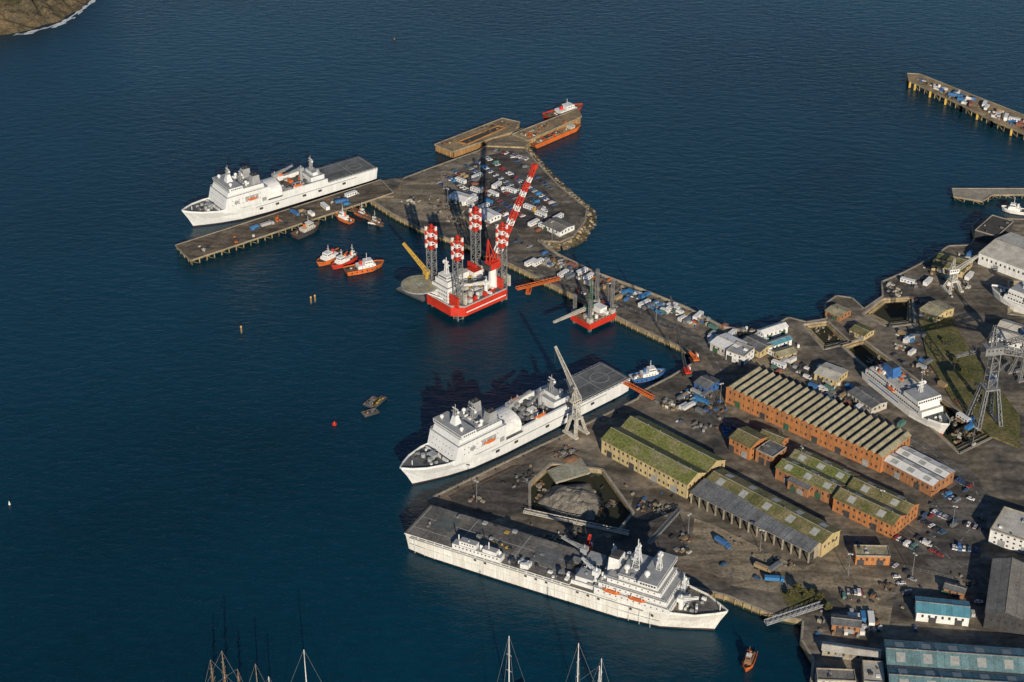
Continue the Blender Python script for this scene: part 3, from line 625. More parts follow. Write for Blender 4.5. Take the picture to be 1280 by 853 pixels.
# ------------------------------------------------------------ jack-up rig
def rig():
    random.seed(3)
    f=P(572,402,3); r=P(643,370,3); ang,L=fr(f,r); W=39; b=B("jackup_rig",(f.x,f.y,0),ang)
    zb,zt=4,11
    ch=7
    pts=[(ch,0),(L-ch,0),(L,ch),(L,W-ch),(L-ch,W),(ch,W),(0,W-ch),(0,ch)]
    b.part("hull"); b.prism(pts,zb,zt,"red","shipgrey"); b.prism([(x*.985+.4,y*.985+.3) for x,y in pts],zt,zt+.25,"white","deckgrey")
    for i in range(8):
        a,c=pts[i],pts[(i+1)%8]; b.rail([a,c],zt,"white")
    b.box(8,L-8,-.06,0,zb+2.4,zb+3.2,"white")
    b.part("legs")
    for (x,y,tp) in [(6,6,62),(L-6,6,58),(L-6,W-6,60),(6,W-6,60)]:
        b.lattice((x,y,-3),(x,y,tp-16),4.6,4.6,12,"steel",.5,.28)
        b.lattice((x,y,tp-16),(x,y,tp),4.6,4.6,5,["red","white"],.7,.5)
        for i in range(5):
            z0=tp-16+i*3.2
            for q,(sx,sy) in enumerate(((-1,-1),(1,-1),(1,1),(-1,1))): b.box(x+sx*2.3-.65,x+sx*2.3+.65,y+sy*2.3-.65,y+sy*2.3+.65,z0+.1,z0+3.1,["red","white"][(i+q)%2])
        b.box(x-4.2,x-2.8,y-4.2,y+4.2,zt,zt+8,"red"); b.box(x+2.8,x+4.2,y-4.2,y+4.2,zt,zt+8,"whitedirty"); b.box(x-2.8,x+2.8,y+3,y+4.2,zt,zt+7,"whitedirty")
    b.part("accommodation")
    b.box(1.5,15,11.5,28,zt,zt+11,"white","shipgrey"); b.box(3,12,13,26,zt+11,zt+15,"white","shipgrey"); b.box(4,10,15,24,zt+15,zt+18,"white")
    for z in(zt+2,zt+5,zt+8): b.winsx(12,27.5,1.47,z,9,.9,.9); b.wins(2,14.5,11.47,z,8,.9,.9)
    b.winsx(15.5,23.5,3.97,zt+16.6,7,.9,1.2); b.wins(4.3,9.7,14.97,zt+16.6,4,.9,1.2); mast(b,8,20,zt+18,12,2.4,"white")
    b.part("helideck")
    hc=P(525,355,20); loc=Matrix.Rotation(-ang,3,'Z')@(hc-Vector((f.x,f.y,0))); b.cyl(loc.x,loc.y,19,19.8,13,"shipgrey",24,mt="palegreen"); 
    for i in range(24):
        a0=2*pi*i/24;a1=2*pi*(i+1)/24; b.beam((loc.x+8*cos(a0),loc.y+8*sin(a0),19.83),(loc.x+8*cos(a1),loc.y+8*sin(a1),19.83),.5,"yellow",.03)
    b.box(loc.x-2,loc.x-1.2,loc.y-2,loc.y+2,19.8,19.84,"line"); b.box(loc.x+1.2,loc.x+2,loc.y-2,loc.y+2,19.8,19.84,"line"); b.box(loc.x-1.2,loc.x+1.2,loc.y-.4,loc.y+.4,19.8,19.84,"line")
    for (dx,dy) in[(-5,-5),(5,-5),(5,5),(-5,5),(0,0)]: b.beam((loc.x+dx,loc.y+dy,19),(3,20+dy,zt+1),.6,"white")
    b.part("cargo"); b.clutter(14,L-10,8,W-8,zt+.2,55,["white","whitedirty","red","shipgrey","yellow","white","whitedirty"],1.2,5,4.5)
    b.clutter(12,L-12,2,7,zt+.2,24,["white","whitedirty","red","shipgrey"],1,4,3.5)
    b.box(20,34,27,34,zt,zt+7,"white","whitedirty"); b.box(36,44,24,33,zt,zt+6,"white","red")
    b.part("main_crane")
    cx,cy=L-12,9; b.cyl(cx,cy,zt,zt+15,3.2,"white",14,2.6); b.box(cx-4,cx+5,cy-3.4,cy+3.4,zt+15,zt+20,"red"); b.box(cx-6,cx-4,cy-3,cy+3,zt+15,zt+18.5,"darkgrey")
    inv=Matrix.Rotation(-ang,3,'Z'); tip=inv@(P(668,209,96)-Vector((f.x,f.y,0))); base=Vector((cx+2,cy+1,zt+19))
    b.lattice(base,tip,4.4,2.0,20,["red","red","white"],.6,.35); ap=Vector((cx-4,cy,zt+38)); b.beam((cx-4,cy-2,zt+20),ap,.6,"red"); b.beam((cx-4,cy+2,zt+20),ap,.6,"red"); b.beam((cx+3,cy,zt+20),ap,.5,"red")
    b.beam(ap,tip,.2,"darkgrey"); b.beam(tip,tip-Vector((0,0,30)),.25,"darkgrey"); b.box(tip.x-.8,tip.x+.8,tip.y-.8,tip.y+.8,tip.z-33,tip.z-30,"yellow"); b.box(tip.x-1.6,tip.x+1.6,tip.y-1.6,tip.y+1.6,tip.z-1,tip.z+2,"red")
    b.part("aux_crane"); b.cyl(4,W-3,zt,zt+12,1.4,"yellow",10); b.box(2,6.5,W-5,W-1,zt+12,zt+15,"yellow"); t2=inv@(P(504,304,42)-Vector((f.x,f.y,0))); b.lattice((4,W-3,zt+14),t2,2.0,1.0,9,"yellow",.5,.32)
    deckcrane(b,30,5,zt,7,16,radians(160),"white")
    b.done()
rig()
def smallrig():
    random.seed(4)
    f=P(737,414,2); r=P(770,399,2); ang,L=fr(f,r); W=19; b=B("small_jackup_barge",(f.x,f.y,0),ang)
    b.part("hull"); b.taper(0,L,0,W,2.5,7,0,0,0,"red","rust"); b.rail([(0,0),(L,0),(L,W)],7,"white")
    b.part("legs")
    for (x,y,t_) in [(2,2,24),(L-2,2,33),(L-2,W-2,34),(2,W-2,22)]: b.lattice((x,y,-3),(x,y,t_),1.5,1.5,12,"steel",.3,.16); b.box(x-1.6,x+1.6,y-1.6,y+1.6,7,10,"whitedirty")
    b.part("deck_gear"); b.clutter(4,L-4,3,W-3,7,22,["white","white","green","red","whitedirty","shipgrey"],1,4,3); b.box(L-10,L-4,5,13,7,11,"white")
    b.cyl(8,10,7,12,1.4,"green",10); b.box(5,11,8,12,12,15,"green"); inv=Matrix.Rotation(-ang,3,'Z'); t=inv@(P(692,403,14)-Vector((f.x,f.y,0))); b.lattice((8,10,13),t,1.8,.9,8,"whitedirty",.4,.25); b.lattice((10,10,14),(14,14,30),1.8,.8,6,"green",.4,.3)
    b.done()
smallrig()
def gangway(name,a,c,w,m,z0=ZQ+.5,z1=None):
    p=P(*a,z0); q=P(*c,z1 if z1 is not None else z0); b=B(name); d=(q-p).normalized(); n=Vector((-d.y,d.x,0)).normalized()
    b.beam(p,q,w,m,.4)
    for s in(-w/2,w/2):
        b.beam(p+n*s+Vector((0,0,1.6)),q+n*s+Vector((0,0,1.6)),.35,m); k=int((q-p).length/3)
        for i in range(k): b.beam(p.lerp(q,i/k)+n*s,p.lerp(q,(i+1)/k)+n*s+Vector((0,0,1.6)),.25,m); b.beam(p.lerp(q,i/k)+n*s,p.lerp(q,i/k)+n*s+Vector((0,0,1.6)),.25,m)
    b.done()
gangway("orange_gangway",(646,362),(700,349),2.4,"orange",7,5)
gangway("orange_gangway",(660,368),(663,356),3,"orange",4,5)
gangway("orange_gangway",(780,479),(817,499),2.2,"orange",9,6)
gangway("steel_gangway",(957,780),(1027,757),3,"shipgrey",3,6)
gangway("steel_gangway",(440,262),(478,283),3,"rust",4,2)
gangway("steel_gangway",(655,640),(786,668),2.2,"whitedirty",5,5)
gangway("steel_gangway",(812,680),(850,638),2.2,"steel",17,6)
# ------------------------------------------------------------ dock cranes
def dcrane(name,px,s=1.0,bpx=None,bz=40,m="craneyellow",cab="white",zb=ZQ,ang=0.5,tower=18):
    c=P(*px,zb); b=B(name,(c.x,c.y,zb),ang); w=5*s
    b.part("portal")
    for sx in(-1,1):
        for sy in(-1,1): b.lattice((sx*w,sy*w,0),(sx*w*.5,sy*w*.5,tower*.5*s),1.5*s,1.1*s,4,m,.35*s,.2*s)
        b.box(sx*w-1.2,sx*w+1.2,-w-1.5,w+1.5,0,1.2,m)
    b.box(-w*.65,w*.65,-w*.65,w*.65,tower*.5*s,tower*.5*s+1.2,m)
    b.part("tower"); b.lattice((0,0,tower*.5*s+1.2),(0,0,tower*s),4*s,3.2*s,4,m,.4*s,.24*s)
    b.part("machine_house"); b.box(-5.4*s,2.6*s,-2.2*s,2.2*s,tower*s,tower*s+3.6*s,cab,m); b.wins(-5*s,2*s,-2.2*s,tower*s+2.2*s,4,1,1); b.box(-7.6*s,-5.4*s,-2*s,2*s,tower*s,tower*s+2.2*s,"darkgrey")
    b.part("jib"); inv=Matrix.Rotation(-ang,3,'Z'); t=inv@(P(*bpx,bz)-c); b.lattice((2*s,0,tower*s+2),t,2.6*s,1*s,16,m,.38*s,.2*s)
    ap=Vector((-2*s,0,tower*s+13*s)); b.lattice((-2*s,0,tower*s+3.6*s),ap,2.4*s,1*s,4,m,.3*s,.2*s); b.beam(ap,t,.2,"darkgrey"); b.beam(ap,(-7*s,0,tower*s+3),.25,"darkgrey")
    b.beam(t,t-Vector((0,0,min(12,bz*.4))),.2,"darkgrey"); b.done()
dcrane("dock_crane",(720,541),.9,bpx=(694,433),bz=52,ang=.7,tower=24,m="whitedirty",cab="whitedirty")
dcrane("dock_crane",(1230,527),1.45,bpx=(1330,452),bz=44,ang=.2,tower=34,m="steel",cab="steel")
dcrane("dock_crane",(1277,470),1.1,bpx=(1195,446),bz=36,ang=-1.2,tower=26,m="steel",cab="blue")
dcrane("dock_crane",(1190,362),.9,bpx=(1224,319),bz=28,ang=.3,tower=15,m="whitedirty")
def crawler(name,px,bpx,bz,m="red",bm="steel"):
    c=P(*px,ZQ); b=B(name,(c.x,c.y,ZQ),radians(100)); inv=Matrix.Rotation(-radians(100),3,'Z'); t=inv@(P(*bpx,bz)-c)
    b.part("tracks"); b.taper(-4,4,-3,-1.8,0,1.4,.4,.4,0,"darkgrey"); b.taper(-4,4,1.8,3,0,1.4,.4,.4,0,"darkgrey")
    b.part("house"); b.box(-4.5,2.5,-1.9,1.9,1.3,4,m); b.box(1,3,-2.9,-1.9,1.6,4.2,"white"); b.box(-5.5,-4.5,-2,2,1.3,3,"darkgrey"); b.part("boom"); b.lattice((2,0,2.5),t,1.6,.8,18,bm,.28,.15); b.beam((-3.5,0,4),t,.14,"darkgrey"); b.beam((-3.5,0,4),(-3,0,9),.3,m); b.done()
crawler("crawler_crane",(858,468),(838,370),60,"red","darkgrey"); crawler("crawler_crane",(868,452),(862,440),14,"orange","orange")
crawler("crawler_crane",(735,690),(738,668),12,"red","red"); crawler("crawler_crane",(1240,478),(1262,452),24,"blue","steel")
# ------------------------------------------------------------ buildings
def shed(name,A,Bp,C,h,rise=3,n=1,mr="moss",mw="brick",axis='x',zb=ZQ,sky=0,win=True,roof='gable',wr=1,mr2=None,doors=2,open_front=False):
    a=P(*A,zb+h);c=P(*Bp,zb+h);d=P(*C,zb+h); ang,L=fr(a,c); nx=Vector((-sin(ang),cos(ang),0)); D=max(6,(d-a).dot(nx))
    b=B(name,(a.x,a.y,zb),ang); b.part("walls")
    if open_front:
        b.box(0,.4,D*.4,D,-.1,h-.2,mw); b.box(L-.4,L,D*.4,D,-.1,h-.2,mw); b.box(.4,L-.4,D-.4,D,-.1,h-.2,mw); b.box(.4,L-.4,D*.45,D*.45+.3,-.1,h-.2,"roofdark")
        k=int(L/5.5)
        for i in range(k+1): x=.5+(L-1)*i/k; b.box(x-.35,x+.35,.2,.9,-.1,h-.2,"coping"); b.beam((x,.6,h-2),(x,D*.45,h-2),.3,"coping")
        b.beam((0,.5,h-.7),(L,.5,h-.7),.5,"coping",.9)
    else:
        b.box(0,L,0,D,-.3,h-.2,mw)
        k=max(2,int(L/7))
        for i in range(k+1):
            x=.3+(L-.6)*i/k; b.box(x-.22,x+.22,-.16,.1,-.1,h-.3,"coping" if mw in("cream","coping") else mw)
    b.part("roof")
    if roof=='gable' and axis=='x':
        for i in range(n):
            y0=D*i/n-(.6 if i==0 else 0); y1=D*(i+1)/n+(.6 if i==n-1 else 0); ym=D*(i+.5)/n; e0,e1=-.5,L+.5; z=h-.15
            mm=mr if (i%2==0 or not mr2) else mr2
            b.add([(e0,y0,z),(e0,ym,z+rise),(e0,y1,z),(e1,y0,z),(e1,ym,z+rise),(e1,y1,z)],[(0,3,4,1),(1,4,5,2),(0,1,2),(3,5,4),(0,2,5,3)],[mm,mm,mw,mw,mw])
            b.beam((e0,ym,z+rise+.05),(e1,ym,z+rise+.05),.5,"coping",.2)
            k=int(L/9)
            for j in range(k):
                x=L*(j+.5)/k; b.cyl(x,ym,z+rise,z+rise+.9,.35,"steel",6) if R()<.35 else None
            if i: b.beam((e0,y0,z+.1),(e1,y0,z+.1),.9,"roofdark",.3)
            for k in range(sky):
                x=L*(k+.5)/sky; w=min(2.2,L/sky*.25); f0,f1=.25,.8
                def sp(x,f): return (x,y0+(ym-y0)*f,z+rise*f+.07)
                b.add([sp(x-w,f0),sp(x+w,f0),sp(x+w,f1),sp(x-w,f1)],[(0,1,2,3)],"skylight")
                def sp2(x,f): return (x,y1+(ym-y1)*f,z+rise*f+.07)
                b.add([sp2(x-w,f0),sp2(x-w,f1),sp2(x+w,f1),sp2(x+w,f0)],[(0,1,2,3)],"skylight")
    elif roof=='gable':
        for i in range(n):
            x0=L*i/n-(.4 if i==0 else 0);x1=L*(i+1)/n+(.4 if i==n-1 else 0);xm=L*(i+.5)/n;z=h-.15;e0,e1=-.4,D+.4
            b.add([(x0,e0,z),(xm,e0,z+rise),(x1,e0,z),(x0,e1,z),(xm,e1,z+rise),(x1,e1,z)],[(0,1,4,3),(1,2,5,4),(0,2,1),(3,4,5),(0,3,5,2)],[mr2 or mr,mr,mw,mw,mw])
            b.beam((xm,e0,z+rise+.05),(xm,e1,z+rise+.05),.5,"coping",.25)
            if i: b.beam((x0,e0,z+.1),(x0,e1,z+.1),.8,"roofdark",.25)
    elif roof=='flat':
        b.box(.35,L-.35,.35,D-.35,h-.3,h-.1,mr)
        for (x0,x1,y0,y1) in[(-.1,L+.1,-.1,.3),(-.1,L+.1,D-.3,D+.1),(-.1,.3,.3,D-.3),(L-.3,L+.1,.3,D-.3)]: b.box(x0,x1,y0,y1,h-.3,h+.5,"coping")
        b.clutter(2,L-2,2,D-2,h-.1,max(3,int(L*D/90)),["shipgrey","white","steel","roofdark"],.8,2.6,1.4)
    elif roof=='lean':
        b.add([(-.4,-.6,h-.15),(L+.4,-.6,h-.15),(L+.4,D+.3,h+rise),(-.4,D+.3,h+rise),(-.4,D+.3,h-.15),(L+.4,D+.3,h-.15)],[(0,1,2,3),(0,3,4),(1,5,2),(3,2,5,4),(0,4,5,1)],[mr,mw,mw,mw,mw])
    if win and not open_front:
        b.part("windows")
        for r_ in range(wr):
            z=h*(r_+.55)/wr if wr>1 else h*.62; k=max(2,int(L/3.6)); kd=max(2,int(D/3.8)); wh=min(1.8,h/wr*.38)
            b.wins(1.5,L-1.5,-.0,z,k,1.2,wh); b.wins(1,L-1,D,z,k,1.2,wh); b.winsx(1,D-1,L,z,kd,1.2,wh); b.winsx(1,D-1,0,z,kd,1.2,wh)
        b.part("doors")
        for i in range(doors):
            x=L*(i+.5)/doors+U(-2,2); b.box(x-1.9,x+1.9,-.2,.1,0,min(h*.55,4.2),random.choice(["shipgrey","darkgrey","darkgrey","green"]))
    return b.done()
random.seed(11)
shed("brick_workshop",(908,484),(1103,572),(948,461),11,1.9,22,"rooffibre","brick",axis='y',wr=2,mr2="roofdark",doors=6)
shed("white_roof_shed",(1105,575),(1166,607),(1139,561),8,1.5,2,"white","brick2",sky=3)
shed("mossy_hall",(752,549),(859,606),(799,520),10,4.2,2,"moss","cream",sky=0,wr=2,doors=4)
shed("open_fronted_shed",(863,615),(1012,690),(879,602),8,2.6,1,"roofslate","coping",roof='lean',open_front=True)
shed("mossy_store",(881,601),(1028,679),(905,587),10,2.6,1,"moss2","cream",sky=5,wr=1)
shed("brick_store",(970,584),(1042,618),(992,556),8,2.6,2,"moss","brick2",sky=3)
shed("brick_store",(1042,622),(1116,657),(1075,596),9,3.2,2,"moss2","brick",sky=2,wr=2)
shed("brick_offices",(912,547),(938,560),(933,533),9,2.5,1,"moss2","brick",wr=2)
shed("brick_offices",(945,562),(966,572),(958,548),8,0,1,"roofslate","brick2",roof='flat',wr=2)
shed("brick_offices",(948,545),(975,556),(957,535),8,2,1,"moss2","brick",wr=2)
shed("brick_offices",(985,600),(1010,612),(996,590),6,1.6,1,"roofslate","brick2")
shed("brick_gatehouse",(1070,695),(1113,696),(1071,682),6,0,1,"rooffibre","brick",roof='flat')
shed("white_office",(1238,662),(1300,682),(1243,630),9,0,1,"whitedirty","white",roof='flat',wr=3)
shed("grey_warehouse",(1232,766),(1330,785),(1232,697),10,3,2,"roofgrey","darkgrey",axis='y')
shed("teal_roof_building",(1146,765),(1212,772),(1150,746),6,2,1,"cyan","white",wr=1)
shed("teal_roof_warehouse",(1118,900),(1330,915),(1108,800),9,3,3,"roofteal","cyan",sky=6,axis='x')
shed("harbour_office",(1022,850),(1070,852),(1024,836),7,0,1,"roofgrey","whitedirty",roof='flat',wr=2)
shed("harbour_store",(1028,812),(1100,822),(1030,804),4.5,1.2,1,"whitedirty","coping")
shed("harbour_office",(1080,852),(1106,854),(1078,826),6,0,1,"whitedirty","coping",roof='flat')
shed("quay_cabin_block",(1040,780),(1076,784),(1042,768),5,1.2,1,"roofslate","brick2")
shed("white_warehouse",(1224,316),(1320,352),(1246,284),9,3,1,"whitedirty","white",wr=1)
shed("boat_hall",(1219,288),(1246,296),(1236,268),7,0,1,"roofdark","darkgrey",roof='flat',win=False)
shed("cream_shed",(1150,386),(1170,396),(1166,372),6,2,1,"rooffibre","cream")
shed("dock_store",(1165,330),(1205,340),(1180,316),5,1.5,2,"moss2","cream")
shed("white_store",(1238,418),(1310,440),(1252,398),7,2,2,"whitedirty","white")
shed("dock_store",(1018,466),(1045,476),(1030,452),5,1.4,1,"whitedirty","cream")
shed("dock_store",(1060,490),(1090,510),(1072,478),5,1.4,1,"roofslate","whitedirty")
shed("quay_shed",(888,428),(914,440),(902,414),6,1.6,1,"white","whitedirty")
shed("quay_shed",(908,438),(930,446),(918,426),7,0,1,"shipgrey","white",roof='flat',wr=2)
shed("quay_shed",(925,428),(950,440),(938,416),5,1.6,1,"roofslate","cream")
shed("quay_shed",(955,418),(985,408),(960,408),5,1.6,1,"white","white")
shed("quay_shed",(962,434),(990,424),(968,424),4.5,1.4,1,"cyan","white")
shed("quay_shed",(975,446),(996,440),(980,434),4,1.4,1,"rooffibre","cream")
shed("quay_shed",(868,478),(884,486),(880,466),5,1.5,1,"roofslate","blue")
shed("quay_shed",(1180,735),(1205,742),(1182,728),4,1.2,1,"roofslate","brick2")
shed("fuel_store",(596,266),(612,274),(606,258),4,1.2,1,"white","white")
shed("white_store",(678,280),(700,290),(688,268),4,1.2,1,"roofgrey","white")
shed("quay_shed",(560,246),(580,252),(568,238),4,1.2,1,"white","white")
shed("dock_store",(1032,388),(1050,396),(1042,378),4,1.2,1,"rooffibre","brick2")
shed("dock_store",(1062,412),(1080,420),(1070,402),4,1.2,1,"moss2","cream")
# ------------------------------------------------------------ vehicles & cargo (linked meshes)
def master(b):
    c=b.parts["body"]; me=bpy.data.meshes.new(b.name+"_mesh"); me.from_pydata(c["v"],[],c["f"])
    for mm in c["ml"]: me.materials.append(M[mm])
    me.polygons.foreach_set("material_index",c["m"]); me.update()
    class X: pass
    x=X(); x.data=me; return x
b=B("parked_car"); b.taper(-2.2,2.2,-.9,.9,.3,.85,.05,.12,.02,"carpaint"); b.taper(-2.1,2.05,-.86,.86,.85,.95,.1,.2,.06,"carpaint"); b.taper(-1.9,1.05,-.8,.8,.95,1.4,.5,.75,.14,"glass","carpaint")
b.taper(-1.35,.28,-.64,.64,1.4,1.46,.05,.1,.05,"carpaint")
for x in(-1.35,1.35):
    for y in(-.84,.84): 
        n=10; vs=[(x+.32*cos(2*pi*i/n),y-.1,.32+.32*sin(2*pi*i/n)) for i in range(n)]+[(x+.32*cos(2*pi*i/n),y+.1,.32+.32*sin(2*pi*i/n)) for i in range(n)]
        b.add(vs,[tuple(range(n)),tuple(range(2*n-1,n-1,-1))]+[(i,n+i,n+(i+1)%n,(i+1)%n) for i in range(n)],"tyre")
b.box(2.15,2.2,-.75,-.4,.6,.75,"white"); b.box(2.15,2.2,.4,.75,.6,.75,"white"); b.box(-2.23,-2.16,-.8,-.5,.6,.8,"red"); b.box(-2.23,-2.16,.5,.8,.6,.8,"red")
CAR=master(b)
b=B("delivery_van"); b.taper(-2.8,2.7,-1,1,.35,1.2,.02,.1,.02,"boxpaint"); b.taper(-2.78,1.9,-.97,.97,1.2,2.3,.05,.9,.08,"boxpaint"); b.box(.9,1.5,-.985,.985,1.3,1.8,"glass"); b.taper(1.12,2.0,-.8,.8,1.25,1.95,.1,.5,.08,"glass")
for x in(-1.8,1.8):
    for y in(-.94,.94): b.box(x-.36,x+.36,y-.1,y+.1,0,.7,"tyre")
VAN=master(b)
b=B("shipping_container"); b.box(-3.05,3.05,-1.22,1.22,.1,2.6,"boxpaint")
for i in range(14):
    x=-2.8+i*.42; b.box(x,x+.18,-1.27,1.27,.2,2.5,"boxpaint")
for sx in(-3,3):
    for sy in(-1.2,1.2): b.box(sx-.12,sx+.12,sy-.12,sy+.12,0,2.68,"boxpaint")
b.box(3.05,3.1,-.05,.05,.2,2.5,"darkgrey"); CON=master(b)
b=B("site_cabin"); b.box(-4.8,4.8,-1.5,1.5,.3,2.9,"white","whitedirty"); b.box(-4.9,4.9,-1.6,1.6,2.9,3.05,"white"); b.wins(-4.5,4.5,-1.5,1.9,4,1.2,.9); b.wins(-4.5,4.5,1.5,1.9,4,1.2,.9); b.box(3.2,4,-1.56,-1.45,.3,2.4,"blue")
for x in(-4,0,4): b.box(x-.2,x+.2,-1.3,1.3,0,.3,"darkgrey")
CAB=master(b)
b=B("flatbed_lorry"); b.box(-5.5,3,-1.2,1.2,1,1.3,"darkgrey"); b.box(-5.4,2.6,-1.2,1.2,1.3,3.3,"boxpaint"); b.taper(3.1,5.2,-1.2,1.2,.5,2.9,.05,.4,.05,"boxpaint"); b.box(4.7,5.1,-1.1,1.1,1.7,2.5,"glass")
for x in(-4.4,-3.2,3.9):
    for y in(-1.05,1.05): b.box(x-.5,x+.5,y-.16,y+.16,0,1,"tyre")
LOR=master(b)
KIN=[("parked_car",CAR),("delivery_van",VAN),("shipping_container",CON),("site_cabin",CAB),("flatbed_lorry",LOR)]
def row(a,c,n,turn=90,p=.8,kind=0,jit=4,z=ZQ+.02):
    q0,q1=P(*a,z),P(*c,z); d=q1-q0; an=atan2(d.y,d.x)+radians(turn)
    for i in range(n):
        if R()>p: continue
        q=q0.lerp(q1,(i+.5)/n)+Vector((U(-.4,.4),U(-.4,.4),0)); k=kind
        if kind==0 and R()<.1: k=1
        inst(KIN[k][1],KIN[k][0],q,an+radians(U(-jit,jit))+(pi if R()<.5 else 0))
def area(poly,n,kinds,z=ZQ+.03,base=0):
    us=[p[0] for p in poly];vs=[p[1] for p in poly];c=0;t=0
    while c<n and t<n*30:
        t+=1;u=U(min(us),max(us));v=U(min(vs),max(vs))
        if pip(u,v,poly):
            k=random.choice(kinds); inst(KIN[k][1],KIN[k][0],P(u,v,z),radians(base+random.choice([0,90])+U(-8,8))); c+=1
def yard(name,poly,n,ms,a=.5,b_=3,h=2,z=ZQ):
    us=[p[0] for p in poly];vs=[p[1] for p in poly]; b=B(name); c=0;t=0
    cs=[]
    while len(cs)<max(3,n//14) and t<2000:
        t+=1;u=U(min(us),max(us));v=U(min(vs),max(vs))
        if pip(u,v,poly): cs.append((u,v,random.choice(ms)))
    t=0
    while c<n and t<n*30:
        t+=1
        if R()<.75: q=random.choice(cs); u=q[0]+random.gauss(0,6);v=q[1]+random.gauss(0,3.2); m=q[2] if R()<.5 else random.choice(ms)
        else: u=U(min(us),max(us));v=U(min(vs),max(vs)); m=random.choice(ms)
        if not pip(u,v,poly): continue
        c+=1; p=P(u,v,z); an=radians(random.choice([-42,48])+U(-6,6)); w=U(a,b_)/2;d=U(a,b_)*U(.3,1)/2; hh=U(.3,h); vs_=[]
        for zz in(z-.05,z+hh):
            for sx,sy in((-1,-1),(1,-1),(1,1),(-1,1)): vs_.append((p.x+sx*w*cos(an)-sy*d*sin(an),p.y+sx*w*sin(an)+sy*d*cos(an),zz))
        if R()<.15: b.cyl(p.x,p.y,z-.05,z+hh,w*.8,m,8)
        else: b.add(vs_,[(0,3,2,1),(4,5,6,7),(0,1,5,4),(1,2,6,5),(2,3,7,6),(3,0,4,7)],m)
    return b.done()
random.seed(21)
for (a,c,n,p) in [((606,196),(694,258),30,.92),((592,201),(684,264),30,.9),((582,207),(672,268),28,.9),((566,213),(655,272),26,.8),((556,220),(640,276),24,.85),((546,228),(600,262),14,.7),((618,188),(660,200),12,.8),((640,196),(690,238),16,.7)]: row(a,c,n,90,p)
row((640,300),(720,334),20,90,.4); row((745,352),(850,394),30,90,.6); row((700,356),(770,384),16,0,.35)
row((1150,650),(1180,668),10,90,.9); row((1135,665),(1165,683),10,90,.9); row((1120,672),(1150,690),10,90,.8); row((1165,640),(1200,655),12,90,.8)
row((1195,600),(1215,610),6,90,.9); row((1178,616),(1200,630),8,90,.9); row((1190,685),(1230,690),10,90,.7); row((1120,720),(1135,745),6,90,.7)
row((1000,590),(1030,605),8,0,.4); row((1045,740),(1080,742),8,90,.6); row((1205,655),(1235,665),8,90,.7)
row((905,528),(990,578),16,0,.4); row((1045,670),(1100,690),10,90,.5); row((1210,470),(1235,500),8,90,.3); row((1100,430),(1150,470),12,90,.2)
area([(835,505),(890,520),(905,500),(860,488)],18,[0,1,2,2,4],base=-42)
area([(660,330),(700,345),(850,405),(880,400),(780,362),(700,325)],30,[2,2,3,3,1,4],base=-42)
area([(870,398),(960,418),(1000,440),(960,450),(900,440)],22,[2,3,3,1,0],base=-42)
area([(940,452),(1010,450),(1100,505),(1140,545),(1060,510)],22,[2,3,0,1],base=-42)
area([(560,232),(600,215),(640,240),(610,265),(575,262)],14,[3,3,1,2],base=-42)
area([(650,262),(690,258),(705,285),(670,292)],10,[3,3,1],base=-42)
area([(880,650),(930,665),(1000,712),(960,735),(890,700)],5,[0,2,4],base=-42)
area([(1100,400),(1150,410),(1200,500),(1250,560),(1220,560),(1150,470)],16,[0,1,2,3],base=-50)
area([(1130,330),(1215,312),(1230,350),(1180,360),(1130,365)],14,[0,2,3,1],base=-30)
area([(1180,600),(1240,600),(1230,680),(1180,690),(1140,740),(1110,720)],14,[0,0,0,1],base=-42)
area([(1030,745),(1090,740),(1095,800),(1040,800)],12,[2,2,0,1,3],base=0)
area([(1136,745),(1225,735),(1228,780),(1120,790)],6,[0,1],base=0)
area([(1146,98),(1200,118),(1290,156),(1290,166),(1200,126)],22,[2,2,1,3,4],z=6.03,base=-25)
area([(300,292),(470,232),(484,240),(330,290)],10,[2,3,1,4,0],z=5.03,base=33)
inst(LOR,"flatbed_lorry",P(968,727,ZQ+.02),radians(-5),1.0)
cm=["rust","whitedirty","white","darkgrey","steel","steel","timber","shipgrey","coping","coping","blue","tantimber"]
gm=["rust","darkgrey","steel","timber","coping","tantimber","darkgrey"]
yard("stacked_cargo",[(640,315),(700,340),(870,410),(875,398),(780,358),(700,322)],150,cm+["orange","blue"],.6,4,2)
yard("stacked_cargo",[(490,260),(540,228),(600,192),(640,190),(600,215),(560,240),(600,275),(640,296),(560,285)],120,gm+["whitedirty"],.5,2.6,1.6)
yard("stacked_cargo",[(820,500),(880,480),(930,530),(900,555),(820,520)],100,cm+["blue","blue"],.6,3.2,1.8)
yard("stacked_cargo",[(870,395),(990,420),(1010,450),(1100,505),(1150,550),(1060,515),(900,445)],180,cm+["white"],.6,4,2.2)
yard("stacked_cargo",[(560,622),(720,548),(750,570),(690,575),(660,604),(600,630)],70,gm,.5,3,1.5)
yard("stacked_cargo",[(640,645),(790,675),(860,640),(880,690),(800,705),(650,672)],75,gm+["whitedirty"],.5,3.2,1.6)
yard("scrap_pile",[(664,604),(690,584),(750,592),(780,640),(764,660),(668,638)],120,gm,.5,3,1.4,z=.25)
yard("stacked_cargo",[(755,590),(850,622),(870,650),(800,640)],50,gm+["blue"],.5,3,1.6)
yard("stacked_cargo",[(1100,400),(1215,440),(1260,560),(1200,560),(1120,440)],90,gm+["whitedirty"],.5,3,1.6)
yard("stacked_cargo",[(1105,350),(1215,312),(1225,370),(1180,400),(1110,368)],90,gm+["whitedirty"],.5,3.2,1.8)
yard("stacked_cargo",[(1020,740),(1100,745),(1100,800),(1020,800)],60,cm,.5,3,2)
yard("stacked_cargo",[(870,640),(1000,710),(1060,730),(1010,740),(900,720)],24,gm,.4,2.2,1.2)
